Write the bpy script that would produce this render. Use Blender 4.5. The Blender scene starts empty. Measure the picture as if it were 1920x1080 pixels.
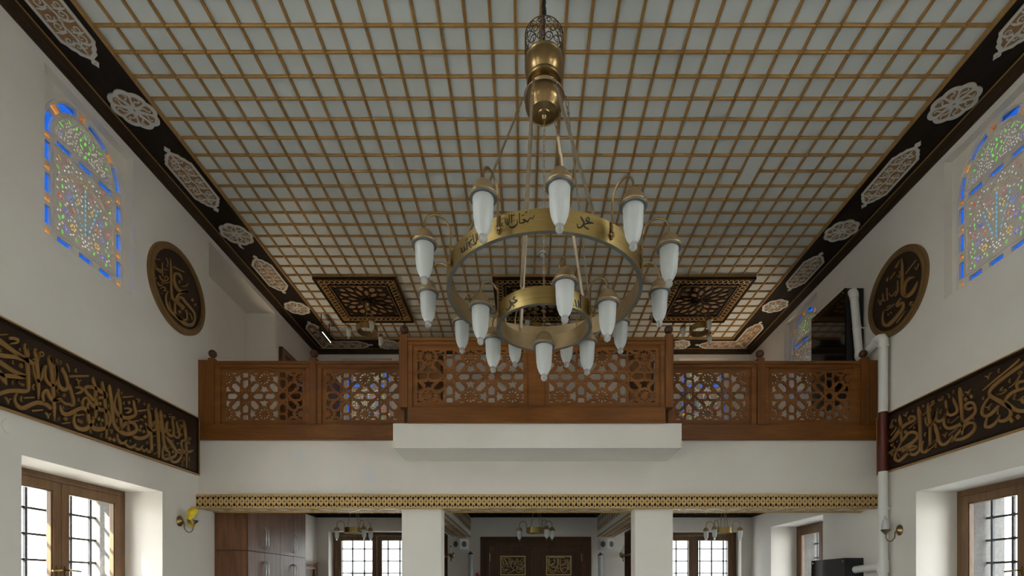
import bpy, bmesh, math, random
from mathutils import Vector, Matrix
from mathutils.geometry import tessellate_polygon

random.seed(7)
PI = math.pi
SC = bpy.context.scene
COL = SC.collection
E = 1.55                                   # eye height above the prayer-hall floor (m)

# ------------------------------------------------------------------ camera, world, sun, exposure
cam_data = bpy.data.cameras.new('camera')
cam = bpy.data.objects.new('camera', cam_data)
COL.objects.link(cam)
cam.location = (0, 0, E)
cam.rotation_euler = (PI / 2, 0, 0)
cam_data.sensor_width = 36
cam_data.lens = 18.0
cam_data.shift_x = -27 / 1920
cam_data.shift_y = 560 / 1920
cam_data.clip_start = 0.05
cam_data.clip_end = 300
SC.camera = cam
SC.view_settings.view_transform = 'Standard'
SC.view_settings.look = 'None'
SC.view_settings.gamma = 1
SC.view_settings.use_curve_mapping = False
SC.view_settings.exposure = 0.88
SC.cycles.use_denoising = True
SC.cycles.max_bounces = 10
SC.cycles.diffuse_bounces = 7
SC.cycles.glossy_bounces = 4
SC.cycles.transmission_bounces = 8
SC.cycles.transparent_max_bounces = 16
SC.cycles.sample_clamp_indirect = 6.0
SC.cycles.caustics_reflective = False
SC.cycles.caustics_refractive = False

world = bpy.data.worlds.new('sky')
SC.world = world
world.use_nodes = True
wn = world.node_tree.nodes
wl = world.node_tree.links
bg = wn['Background']
tcw = wn.new('ShaderNodeTexCoord')
sepw = wn.new('ShaderNodeSeparateXYZ')
rampw = wn.new('ShaderNodeValToRGB')
wl.new(tcw.outputs['Generated'], sepw.inputs[0])
wl.new(sepw.outputs['Z'], rampw.inputs[0])
rampw.color_ramp.elements[0].color = (1.0, 0.97, 0.93, 1)
rampw.color_ramp.elements[1].color = (0.80, 0.90, 1.0, 1)
rampw.color_ramp.elements[1].position = 0.8
wl.new(rampw.outputs[0], bg.inputs[0])
SKY_STRENGTH = 7.0
bg.inputs[1].default_value = SKY_STRENGTH

sun_data = bpy.data.lights.new('sun', 'SUN')
sun_data.energy = 22.0
sun_data.angle = 0.009
sun_data.color = (1.0, 0.93, 0.82)
sun = bpy.data.objects.new('sun', sun_data)
COL.objects.link(sun)
sun.location = (-20, -15, 30)
sun.rotation_euler = Vector((0.55, 0.47, -0.66)).to_track_quat('-Z', 'Y').to_euler()

# ------------------------------------------------------------------ materials
def principled(name):
    m = bpy.data.materials.new(name)
    m.use_nodes = True
    return m, m.node_tree.nodes, m.node_tree.links, m.node_tree.nodes['Principled BSDF']

def mat(name, col, rough=0.6, metal=0.0, var=0.06, scale=6.0, bump=0.0, bscale=60.0, stretch=None, spec=0.5, coat=0.0):
    """plain procedural material: colour with soft noise variation and an optional fine bump"""
    m, n, l, b = principled(name)
    b.inputs['Roughness'].default_value = rough
    b.inputs['Metallic'].default_value = metal
    b.inputs['Specular IOR Level'].default_value = spec
    b.inputs['Coat Weight'].default_value = coat
    tc = n.new('ShaderNodeTexCoord')
    mp = n.new('ShaderNodeMapping')
    l.new(tc.outputs['Object'], mp.inputs[0])
    if stretch:
        mp.inputs['Scale'].default_value = stretch
    nz = n.new('ShaderNodeTexNoise')
    nz.inputs['Scale'].default_value = scale
    nz.inputs['Detail'].default_value = 4
    l.new(mp.outputs[0], nz.inputs['Vector'])
    rp = n.new('ShaderNodeValToRGB')
    rp.color_ramp.elements[0].position = 0.3
    rp.color_ramp.elements[1].position = 0.7
    rp.color_ramp.elements[0].color = tuple(c * (1 - var) for c in col) + (1,)
    rp.color_ramp.elements[1].color = tuple(min(1, c * (1 + var)) for c in col) + (1,)
    l.new(nz.outputs['Fac'], rp.inputs[0])
    l.new(rp.outputs[0], b.inputs['Base Color'])
    if bump:
        n2 = n.new('ShaderNodeTexNoise')
        n2.inputs['Scale'].default_value = bscale
        n2.inputs['Detail'].default_value = 3
        l.new(mp.outputs[0], n2.inputs['Vector'])
        bp = n.new('ShaderNodeBump')
        bp.inputs['Strength'].default_value = bump
        bp.inputs['Distance'].default_value = 0.01
        l.new(n2.outputs['Fac'], bp.inputs['Height'])
        l.new(bp.outputs[0], b.inputs['Normal'])
    return m

def wood(name, c1, c2, rough=0.45, axis='X', scale=9.0, spec=0.4):
    """grained wood: noise stretched along one axis plus finer pores"""
    m, n, l, b = principled(name)
    b.inputs['Roughness'].default_value = rough
    b.inputs['Specular IOR Level'].default_value = spec
    tc = n.new('ShaderNodeTexCoord')
    mp = n.new('ShaderNodeMapping')
    l.new(tc.outputs['Object'], mp.inputs[0])
    s = {'X': (0.12, 1, 1), 'Y': (1, 0.12, 1), 'Z': (1, 1, 0.12)}[axis]
    mp.inputs['Scale'].default_value = s
    nz = n.new('ShaderNodeTexNoise')
    nz.inputs['Scale'].default_value = scale
    nz.inputs['Detail'].default_value = 8
    nz.inputs['Distortion'].default_value = 1.2
    l.new(mp.outputs[0], nz.inputs['Vector'])
    n2 = n.new('ShaderNodeTexNoise')
    n2.inputs['Scale'].default_value = scale * 9
    n2.inputs['Detail'].default_value = 3
    l.new(mp.outputs[0], n2.inputs['Vector'])
    mx = n.new('ShaderNodeMath'); mx.operation = 'MULTIPLY_ADD'
    l.new(n2.outputs['Fac'], mx.inputs[0]); mx.inputs[1].default_value = 0.35
    l.new(nz.outputs['Fac'], mx.inputs[2])
    rp = n.new('ShaderNodeValToRGB')
    rp.color_ramp.elements[0].position = 0.5
    rp.color_ramp.elements[1].position = 0.85
    rp.color_ramp.elements[0].color = tuple(c1) + (1,)
    rp.color_ramp.elements[1].color = tuple(c2) + (1,)
    l.new(mx.outputs[0], rp.inputs[0])
    l.new(rp.outputs[0], b.inputs['Base Color'])
    bp = n.new('ShaderNodeBump'); bp.inputs['Strength'].default_value = 0.12; bp.inputs['Distance'].default_value = 0.004
    l.new(mx.outputs[0], bp.inputs['Height']); l.new(bp.outputs[0], b.inputs['Normal'])
    return m

def brushed(name, col, rough=0.32):
    m, n, l, b = principled(name)
    b.inputs['Metallic'].default_value = 1.0
    tc = n.new('ShaderNodeTexCoord')
    mp = n.new('ShaderNodeMapping'); mp.inputs['Scale'].default_value = (1.5, 1.5, 160)
    l.new(tc.outputs['Object'], mp.inputs[0])
    nz = n.new('ShaderNodeTexNoise'); nz.inputs['Scale'].default_value = 3; nz.inputs['Detail'].default_value = 4
    l.new(mp.outputs[0], nz.inputs['Vector'])
    rp = n.new('ShaderNodeValToRGB')
    rp.color_ramp.elements[0].position = 0.3; rp.color_ramp.elements[1].position = 0.7
    rp.color_ramp.elements[0].color = tuple(c * 0.72 for c in col) + (1,)
    rp.color_ramp.elements[1].color = tuple(min(1, c * 1.15) for c in col) + (1,)
    l.new(nz.outputs['Fac'], rp.inputs[0]); l.new(rp.outputs[0], b.inputs['Base Color'])
    mr = n.new('ShaderNodeMapRange')
    mr.inputs['To Min'].default_value = rough - 0.08; mr.inputs['To Max'].default_value = rough + 0.12
    l.new(nz.outputs['Fac'], mr.inputs['Value']); l.new(mr.outputs[0], b.inputs['Roughness'])
    return m

def clear_glass(name, tint=(0.97, 0.985, 0.98)):
    """thin window pane: lets light and view through, with a faint reflection"""
    m = bpy.data.materials.new(name); m.use_nodes = True
    n = m.node_tree.nodes; l = m.node_tree.links
    n.remove(n['Principled BSDF'])
    tr = n.new('ShaderNodeBsdfTransparent'); tr.inputs[0].default_value = tint + (1,)
    gl = n.new('ShaderNodeBsdfGlossy'); gl.inputs['Roughness'].default_value = 0.03
    lw = n.new('ShaderNodeLayerWeight'); lw.inputs[0].default_value = 0.5
    pw = n.new('ShaderNodeMath'); pw.operation = 'POWER'; pw.inputs[1].default_value = 5.0
    l.new(lw.outputs['Facing'], pw.inputs[0])
    fr = n.new('ShaderNodeMath'); fr.operation = 'MULTIPLY_ADD'; fr.inputs[1].default_value = 0.7; fr.inputs[2].default_value = 0.03
    l.new(pw.outputs[0], fr.inputs[0])
    mx = n.new('ShaderNodeMixShader')
    l.new(fr.outputs[0], mx.inputs[0]); l.new(tr.outputs[0], mx.inputs[1]); l.new(gl.outputs[0], mx.inputs[2])
    l.new(mx.outputs[0], n['Material Output'].inputs[0])
    return m

def tinted_glass(name, col):
    m = bpy.data.materials.new(name); m.use_nodes = True
    n = m.node_tree.nodes; l = m.node_tree.links
    n.remove(n['Principled BSDF'])
    tr = n.new('ShaderNodeBsdfTransparent')
    tc = n.new('ShaderNodeTexCoord')
    nz = n.new('ShaderNodeTexNoise'); nz.inputs['Scale'].default_value = 14
    l.new(tc.outputs['Object'], nz.inputs['Vector'])
    rp = n.new('ShaderNodeValToRGB')
    rp.color_ramp.elements[0].color = tuple(c * 0.7 for c in col) + (1,)
    rp.color_ramp.elements[1].color = tuple(min(1, c * 1.3) for c in col) + (1,)
    l.new(nz.outputs['Fac'], rp.inputs[0]); l.new(rp.outputs[0], tr.inputs[0])
    gl = n.new('ShaderNodeBsdfGlossy'); gl.inputs['Roughness'].default_value = 0.12
    mx = n.new('ShaderNodeMixShader'); mx.inputs[0].default_value = 0.06
    l.new(tr.outputs[0], mx.inputs[1]); l.new(gl.outputs[0], mx.inputs[2])
    l.new(mx.outputs[0], n['Material Output'].inputs[0])
    return m

def frosted(name):
    m = bpy.data.materials.new(name); m.use_nodes = True
    n = m.node_tree.nodes; l = m.node_tree.links
    n.remove(n['Principled BSDF'])
    df = n.new('ShaderNodeBsdfDiffuse')
    tl = n.new('ShaderNodeBsdfTranslucent'); tl.inputs[0].default_value = (0.84, 0.86, 0.84, 1)
    tc = n.new('ShaderNodeTexCoord')
    nz = n.new('ShaderNodeTexNoise'); nz.inputs['Scale'].default_value = 9
    l.new(tc.outputs['Object'], nz.inputs['Vector'])
    rp = n.new('ShaderNodeValToRGB')
    rp.color_ramp.elements[0].color = (0.72, 0.76, 0.75, 1); rp.color_ramp.elements[1].color = (0.86, 0.88, 0.87, 1)
    l.new(nz.outputs['Fac'], rp.inputs[0]); l.new(rp.outputs[0], df.inputs[0])
    mx = n.new('ShaderNodeMixShader'); mx.inputs[0].default_value = 0.55
    l.new(df.outputs[0], mx.inputs[1]); l.new(tl.outputs[0], mx.inputs[2])
    gl = n.new('ShaderNodeBsdfGlossy'); gl.inputs['Roughness'].default_value = 0.35
    m2 = n.new('ShaderNodeMixShader'); m2.inputs[0].default_value = 0.06
    l.new(mx.outputs[0], m2.inputs[1]); l.new(gl.outputs[0], m2.inputs[2])
    l.new(m2.outputs[0], n['Material Output'].inputs[0])
    return m

def solid_glass(name):
    m, n, l, b = principled(name)
    b.inputs['Base Color'].default_value = (0.96, 0.98, 0.98, 1)
    b.inputs['Transmission Weight'].default_value = 0.72
    b.inputs['Roughness'].default_value = 0.05
    b.inputs['IOR'].default_value = 1.48
    return m

def emit(name, col, s):
    m, n, l, b = principled(name)
    b.inputs['Base Color'].default_value = col + (1,)
    b.inputs['Emission Color'].default_value = col + (1,)
    b.inputs['Emission Strength'].default_value = s
    return m

M = {}
M['plaster'] = mat('painted_plaster', (0.775, 0.738, 0.685), 0.85, var=0.025, scale=2.2, bump=0.08, bscale=45)
M['stone'] = mat('grey_stone', (0.125, 0.12, 0.115), 0.9, var=0.22, scale=28, bump=0.4, bscale=90)
M['carpet'] = mat('carpet', (0.165, 0.19, 0.20), 0.95, var=0.12, scale=40, bump=0.3, bscale=300)
M['ceiling_white'] = mat('ceiling_board', (0.69, 0.74, 0.735), 0.34, var=0.02, scale=1.5, spec=0.5)
M['gold'] = mat('gold_paint', (0.40, 0.225, 0.07), 0.42, metal=0.25, var=0.12, scale=20)
M['goldband'] = mat('gold_fret_paint', (0.56, 0.38, 0.16), 0.45, metal=0.2, var=0.08, scale=14)
M['rimgold'] = mat('dark_gold_rim', (0.20, 0.112, 0.035), 0.45, metal=0.15, var=0.1, scale=16)
M['letter'] = mat('pale_gold_letter', (0.62, 0.45, 0.20), 0.5, metal=0.1, var=0.06, scale=20)
M['ink'] = mat('gold_letter_paint', (0.30, 0.165, 0.05), 0.45, metal=0.15, var=0.1, scale=16)
M['darkwood'] = wood('dark_stained_board', (0.012, 0.007, 0.004), (0.024, 0.014, 0.008), 0.6, 'Y', 8, 0.18)
M['cornicewood'] = wood('cornice_wood', (0.026, 0.014, 0.006), (0.050, 0.028, 0.012), 0.45, 'Y', 8, 0.35)
M['panelwood'] = wood('panel_board', (0.020, 0.0105, 0.006), (0.036, 0.019, 0.011), 0.5, 'Y', 6, 0.35)
M['railwood'] = wood('rail_wood', (0.145, 0.049, 0.009), (0.245, 0.092, 0.019), 0.45, 'X', 7, 0.28)
M['railwood_v'] = wood('rail_wood_upright', (0.13, 0.043, 0.008), (0.22, 0.080, 0.016), 0.45, 'Z', 7, 0.28)
M['ballwood'] = wood('finial_wood', (0.05, 0.016, 0.007), (0.095, 0.032, 0.013), 0.3, 'Z', 9, 0.5)
M['cabinet'] = wood('laminate_wood', (0.125, 0.052, 0.022), (0.21, 0.092, 0.04), 0.4, 'Z', 12, 0.45)
M['doorwood'] = wood('door_wood', (0.062, 0.027, 0.011), (0.11, 0.048, 0.020), 0.45, 'Z', 8, 0.4)
M['framewood'] = wood('window_frame_wood', (0.125, 0.064, 0.027), (0.20, 0.108, 0.047), 0.4, 'Z', 9, 0.4)
M['tan'] = mat('tan_infill', (0.33, 0.175, 0.065), 0.6, var=0.15, scale=30)
M['white_relief'] = mat('white_relief', (0.62, 0.62, 0.59), 0.6, var=0.03, scale=20)
M['brass'] = mat('antique_brass', (0.31, 0.215, 0.10), 0.30, metal=1.0, var=0.14, scale=12)
M['brass_brushed'] = brushed('brushed_brass', (0.50, 0.365, 0.14), 0.36)
M['brass_inner'] = mat('dull_brass', (0.38, 0.28, 0.15), 0.5, metal=0.8, var=0.1, scale=10)
M['bronze_wire'] = mat('dark_bronze_wire', (0.11, 0.075, 0.04), 0.45, metal=0.7, var=0.1, scale=14)
M['zinc'] = mat('grey_edge_metal', (0.20, 0.20, 0.19), 0.5, metal=0.7, var=0.1, scale=14)
M['rod'] = mat('bronze_rod', (0.33, 0.27, 0.19), 0.42, metal=0.7, var=0.08, scale=14)
M['cap'] = mat('bronze_cap', (0.37, 0.265, 0.145), 0.45, metal=0.75, var=0.15, scale=18)
M['black_ink'] = mat('black_paint', (0.012, 0.010, 0.008), 0.5, var=0.1)
M['frost'] = frosted('frosted_glass')
M['ball'] = solid_glass('clear_glass_knob')
M['pane'] = clear_glass('window_glass')
M['iron'] = mat('wrought_iron', (0.035, 0.037, 0.042), 0.5, metal=0.6, var=0.2, scale=30)
M['chrome'] = mat('chrome', (0.7, 0.7, 0.72), 0.15, metal=1.0, var=0.03)
M['pvc'] = mat('white_pipe_plastic', (0.78, 0.78, 0.75), 0.4, var=0.02, scale=5)
M['redpaint'] = mat('dark_red_paint', (0.10, 0.012, 0.008), 0.4, var=0.12, scale=12)
M['red'] = mat('red_enamel', (0.45, 0.01, 0.012), 0.3, var=0.06)
M['blackgloss'] = mat('black_gloss_panel', (0.004, 0.004, 0.005), 0.07, var=0.1, spec=0.5)
M['blackmatte'] = mat('black_matte_case', (0.010, 0.010, 0.011), 0.45, var=0.1)
M['speaker_white'] = mat('white_speaker_case', (0.75, 0.75, 0.74), 0.45, var=0.02)
M['speaker_grey'] = mat('grey_speaker_cone', (0.10, 0.105, 0.11), 0.6, var=0.1, scale=60)
M['tube_grey'] = mat('pale_grey_tube', (0.50, 0.53, 0.57), 0.35, var=0.03)
M['yellow'] = mat('yellow_cloth', (0.75, 0.56, 0.04), 0.9, var=0.12, scale=20, bump=0.3, bscale=120)
M['gypsum'] = mat('gypsum', (0.74, 0.70, 0.63), 0.8, var=0.03, scale=8, bump=0.1, bscale=70)
M['ground'] = mat('pale_paving', (0.42, 0.41, 0.39), 0.9, var=0.1, scale=1.0)
M['housewall'] = mat('pale_house_wall', (0.40, 0.42, 0.45), 0.9, var=0.03)
M['roof'] = mat('roof_sheet', (0.42, 0.43, 0.45), 0.8, var=0.15)
M['lens'] = emit('floodlight_lens', (1.0, 0.88, 0.70), 2.0)
M['digit'] = emit('red_digits', (1.0, 0.05, 0.03), 1.5)
for k, c in {'blue': (0.0015, 0.012, 0.062), 'orange': (0.075, 0.024, 0.003), 'green': (0.016, 0.06, 0.008), 'white': (0.065, 0.060, 0.054),
             'yellow': (0.085, 0.052, 0.004), 'sky': (0.006, 0.042, 0.072), 'red': (0.05, 0.005, 0.006), 'violet': (0.012, 0.010, 0.07)}.items():
    M['glass_' + k] = tinted_glass(k + '_glass', c)

# ------------------------------------------------------------------ mesh helpers
ORG = {}

class MB:
    """collects shapes in world coordinates; build() links them as ONE mesh object"""
    def __init__(s):
        s.v = []; s.f = []; s.m = []
    def add(s, vs, fs, m=0):
        o = len(s.v)
        s.v += [tuple(p) for p in vs]
        s.f += [tuple(i + o for i in f) for f in fs]
        s.m += [m] * len(fs)
        return s
    def box(s, x0, x1, y0, y1, z0, z1, m=0):
        v = [(x0, y0, z0), (x1, y0, z0), (x1, y1, z0), (x0, y1, z0), (x0, y0, z1), (x1, y0, z1), (x1, y1, z1), (x0, y1, z1)]
        return s.add(v, [(3, 2, 1, 0), (4, 5, 6, 7), (0, 1, 5, 4), (1, 2, 6, 5), (2, 3, 7, 6), (3, 0, 4, 7)], m)
    def mbox(s, fn, a, b, m=0):
        """box in mapped coordinates fn(u,v,w) between corners a and b"""
        (x0, y0, z0), (x1, y1, z1) = a, b
        v = [(x0, y0, z0), (x1, y0, z0), (x1, y1, z0), (x0, y1, z0), (x0, y0, z1), (x1, y0, z1), (x1, y1, z1), (x0, y1, z1)]
        return s.add([fn(*p) for p in v], [(3, 2, 1, 0), (4, 5, 6, 7), (0, 1, 5, 4), (1, 2, 6, 5), (2, 3, 7, 6), (3, 0, 4, 7)], m)
    def prism(s, fn, outer, holes, w0, w1, m=0, back=True):
        """flat plate outer-minus-holes between depths w0 and w1; fn(u,v,w) -> point"""
        loops = [outer] + list(holes)
        tris = tessellate_polygon([[Vector((p[0], p[1], 0)) for p in lp] for lp in loops])
        flat = [p for lp in loops for p in lp]
        n = len(flat)
        vs = [fn(p[0], p[1], w1) for p in flat] + [fn(p[0], p[1], w0) for p in flat]
        fs = [tuple(t) for t in tris]
        if back:
            fs += [tuple(i + n for i in reversed(t)) for t in tris]
        o = 0
        for lp in loops:
            k = len(lp)
            for i in range(k):
                a, b = o + i, o + (i + 1) % k
                fs.append((a, b, b + n, a + n))
            o += k
        return s.add(vs, fs, m)
    def tube(s, pts, r, seg=8, closed=False, m=0, cap=True):
        pts = [Vector(p) for p in pts]
        n = len(pts)
        rs = r if isinstance(r, (list, tuple)) else [r] * n
        up = None; rings = []
        for i, p in enumerate(pts):
            a = pts[(i - 1) % n] if closed or i > 0 else p
            b = pts[(i + 1) % n] if closed or i < n - 1 else p
            t = (b - a).normalized()
            if up is None:
                up = Vector((0, 0, 1)) if abs(t.z) < 0.9 else Vector((1, 0, 0))
            x = t.cross(up)
            if x.length < 1e-6:
                x = t.orthogonal()
            x.normalize(); y = x.cross(t).normalized(); up = y
            rings.append([p + (x * math.cos(2 * PI * k / seg) + y * math.sin(2 * PI * k / seg)) * rs[i] for k in range(seg)])
        vs = [q for rg in rings for q in rg]; fs = []
        for i in range(n if closed else n - 1):
            j = (i + 1) % n
            for k in range(seg):
                k2 = (k + 1) % seg
                fs.append((i * seg + k, i * seg + k2, j * seg + k2, j * seg + k))
        if not closed and cap:
            fs.append(tuple(range(seg - 1, -1, -1))); fs.append(tuple((n - 1) * seg + k for k in range(seg)))
        return s.add(vs, fs, m)
    def lathe(s, prof, c, seg=24, m=0, fn=None):
        """profile [(radius, height)] turned about a vertical axis through c"""
        vs = []; fs = []
        n = len(prof)
        for (r, z) in prof:
            for k in range(seg):
                a = 2 * PI * k / seg
                p = (c[0] + r * math.cos(a), c[1] + r * math.sin(a), c[2] + z)
                vs.append(fn(*p) if fn else p)
        for i in range(n - 1):
            for k in range(seg):
                k2 = (k + 1) % seg
                fs.append((i * seg + k, i * seg + k2, (i + 1) * seg + k2, (i + 1) * seg + k))
        fs.append(tuple(range(seg - 1, -1, -1))); fs.append(tuple((n - 1) * seg + k for k in range(seg)))
        return s.add(vs, fs, m)
    def sphere(s, c, r, seg=16, m=0, sz=1.0):
        k = seg // 2
        prof = [(max(1e-4, r * math.sin(PI * i / k)), -r * sz * math.cos(PI * i / k)) for i in range(k + 1)]
        return s.lathe(prof, c, seg, m)
    def sweep(s, prof, path, m=0):
        """profile of (inward, height) swept along corner points [(point, inward-direction)]"""
        n = len(prof); vs = []; fs = []
        for (p, d) in path:
            for (a, h) in prof:
                vs.append((p[0] + d[0] * a, p[1] + d[1] * a, h))
        for i in range(len(path) - 1):
            for k in range(n):
                k2 = (k + 1) % n
                fs.append((i * n + k, i * n + k2, (i + 1) * n + k2, (i + 1) * n + k))
        fs.append(tuple(range(n))); fs.append(tuple((len(path) - 1) * n + k for k in range(n)))
        return s.add(vs, fs, m)
    def strip(s, fn, lr, w0, w1, m=0, sub=3):
        """raised ribbon from left/right edge points, smoothed, between depths w0 and w1"""
        n = len(lr)
        if n < 2:
            return s
        out = []
        for i in range(n - 1):
            p0 = lr[max(0, i - 1)]; p1 = lr[i]; p2 = lr[i + 1]; p3 = lr[min(n - 1, i + 2)]
            for k in range(sub if n > 2 else 1):
                t = k / (sub if n > 2 else 1)
                out.append([0.5 * (2 * b + (c - a) * t + (2 * a - 5 * b + 4 * c - d) * t * t + (3 * b - a - 3 * c + d) * t ** 3)
                            for a, b, c, d in zip(p0, p1, p2, p3)])
        out.append(list(lr[-1]))
        vs = []; fs = []
        for q in out:
            vs += [fn(q[0], q[1], w1), fn(q[2], q[3], w1), fn(q[2], q[3], w0), fn(q[0], q[1], w0)]
        for i in range(len(out) - 1):
            a = i * 4; b = a + 4
            fs += [(a, a + 1, b + 1, b), (a + 1, a + 2, b + 2, b + 1), (a + 3, a, b, b + 3)]
        e = (len(out) - 1) * 4
        fs += [(0, 3, 2, 1), (e, e + 1, e + 2, e + 3)]
        return s.add(vs, fs, m)
    def curve(s, fn, pts, w0, w1, m=0, sub=3):
        """ribbon along centre points (u, v, width)"""
        lr = []; n = len(pts)
        for i, (x, y, w) in enumerate(pts):
            a = pts[max(0, i - 1)]; b = pts[min(n - 1, i + 1)]
            dx, dy = b[0] - a[0], b[1] - a[1]; L = math.hypot(dx, dy) or 1
            lr.append((x - dy / L * w / 2, y + dx / L * w / 2, x + dy / L * w / 2, y - dx / L * w / 2))
        return s.strip(fn, lr, w0, w1, m, sub)
    def letters(s, fn, ink, w0, w1, m=0):
        """lettering: 's' = brush stroke given by its two edges in millimetres, 'd' = diamond dot"""
        for t in ink.split('|'):
            q = [[int(a) / 1000 for a in p.split(',')] for p in t[1:].split(' ')]
            if t[0] == 'd':
                s.prism(fn, q, [], w0, w1, m)
            else:
                s.strip(fn, q, w0, w1, m)
        return s
    def build(s, name, mats, parent=None, smooth=None, origin=None, fix=True, local=False, bevel=0):
        me = bpy.data.meshes.new(name)
        if not isinstance(mats, (list, tuple)):
            mats = [mats]
        if local:
            o = Vector((0, 0, 0))
        elif parent is not None:
            o = Vector(ORG.get(parent.name, (0, 0, 0)))
        elif origin is not None:
            o = Vector(origin)
        else:
            xs = [p[0] for p in s.v]; ys = [p[1] for p in s.v]; zs = [p[2] for p in s.v]
            o = Vector(((min(xs) + max(xs)) / 2, (min(ys) + max(ys)) / 2, min(zs)))
        me.from_pydata([(p[0] - o.x, p[1] - o.y, p[2] - o.z) for p in s.v], [], s.f)
        for mt in mats:
            me.materials.append(mt)
        if len(mats) > 1:
            me.polygons.foreach_set('material_index', s.m)
        if fix:
            bm = bmesh.new(); bm.from_mesh(me)
            bmesh.ops.recalc_face_normals(bm, faces=bm.faces)
            bm.to_mesh(me); bm.free()
        if smooth:
            me.shade_smooth()
            me.set_sharp_from_angle(angle=math.radians(smooth))
        ob = bpy.data.objects.new(name, me)
        COL.objects.link(ob)
        if bevel:
            md = ob.modifiers.new('edge', 'BEVEL'); md.width = bevel; md.segments = 2; md.limit_method = 'ANGLE'; md.angle_limit = 0.6
        if parent is not None:
            ob.parent = parent
        else:
            ob.location = o
        ORG[ob.name] = tuple(o)
        return ob

def tag(o, label=None, cat=None, group=None, kind=None):
    if label: o['label'] = label
    if cat: o['category'] = cat
    if group: o['group'] = group
    if kind: o['kind'] = kind
    return o

def thing(name, loc, label=None, cat=None, group=None, kind=None):
    o = bpy.data.objects.new(name, None)
    COL.objects.link(o)
    o.location = loc
    o.empty_display_size = 0.1
    ORG[o.name] = tuple(loc)
    return tag(o, label, cat, group, kind)

def copy_tree(o, parent=None):
    c = o.copy(); COL.objects.link(c)
    if parent is not None:
        c.parent = parent
    for ch in list(o.children):
        copy_tree(ch, c)
    return c

def circle(cx, cy, r, n=12, ph=0.0, ry=None):
    ry = r if ry is None else ry
    return [(cx + r * math.cos(ph + 2 * PI * k / n), cy + ry * math.sin(ph + 2 * PI * k / n)) for k in range(n)]

def rect(x0, x1, y0, y1):
    return [(x0, y0), (x1, y0), (x1, y1), (x0, y1)]

def clip(poly, x0, x1, y0, y1):
    def cut(ps, ins, inter):
        out = []
        for i in range(len(ps)):
            a, b = ps[i - 1], ps[i]
            if ins(b):
                if not ins(a): out.append(inter(a, b))
                out.append(b)
            elif ins(a): out.append(inter(a, b))
        return out
    def ix(v): return lambda a, b: (v, a[1] + (b[1] - a[1]) * (v - a[0]) / (b[0] - a[0]))
    def iy(v): return lambda a, b: (a[0] + (b[0] - a[0]) * (v - a[1]) / (b[1] - a[1]), v)
    for ins, it in ((lambda p: p[0] >= x0, ix(x0)), (lambda p: p[0] <= x1, ix(x1)), (lambda p: p[1] >= y0, iy(y0)), (lambda p: p[1] <= y1, iy(y1))):
        if len(poly) < 3: return []
        poly = cut(poly, ins, it)
    ar = sum(poly[i - 1][0] * poly[i][1] - poly[i][0] * poly[i - 1][1] for i in range(len(poly))) / 2
    return poly if abs(ar) > 8e-5 else []

# frames of reference of the walls: (along, up, proud of the wall) -> point
XL, XR, YB = -4.10, 4.39, 10.0
def on_left(u, v, w): return (XL + w, u, v + E)
def on_right(u, v, w): return (XR - w, u, v + E)
def on_back(u, v, w): return (u, YB - w, v + E)
HC = 4.65                                   # ceiling boards above eye

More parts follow.
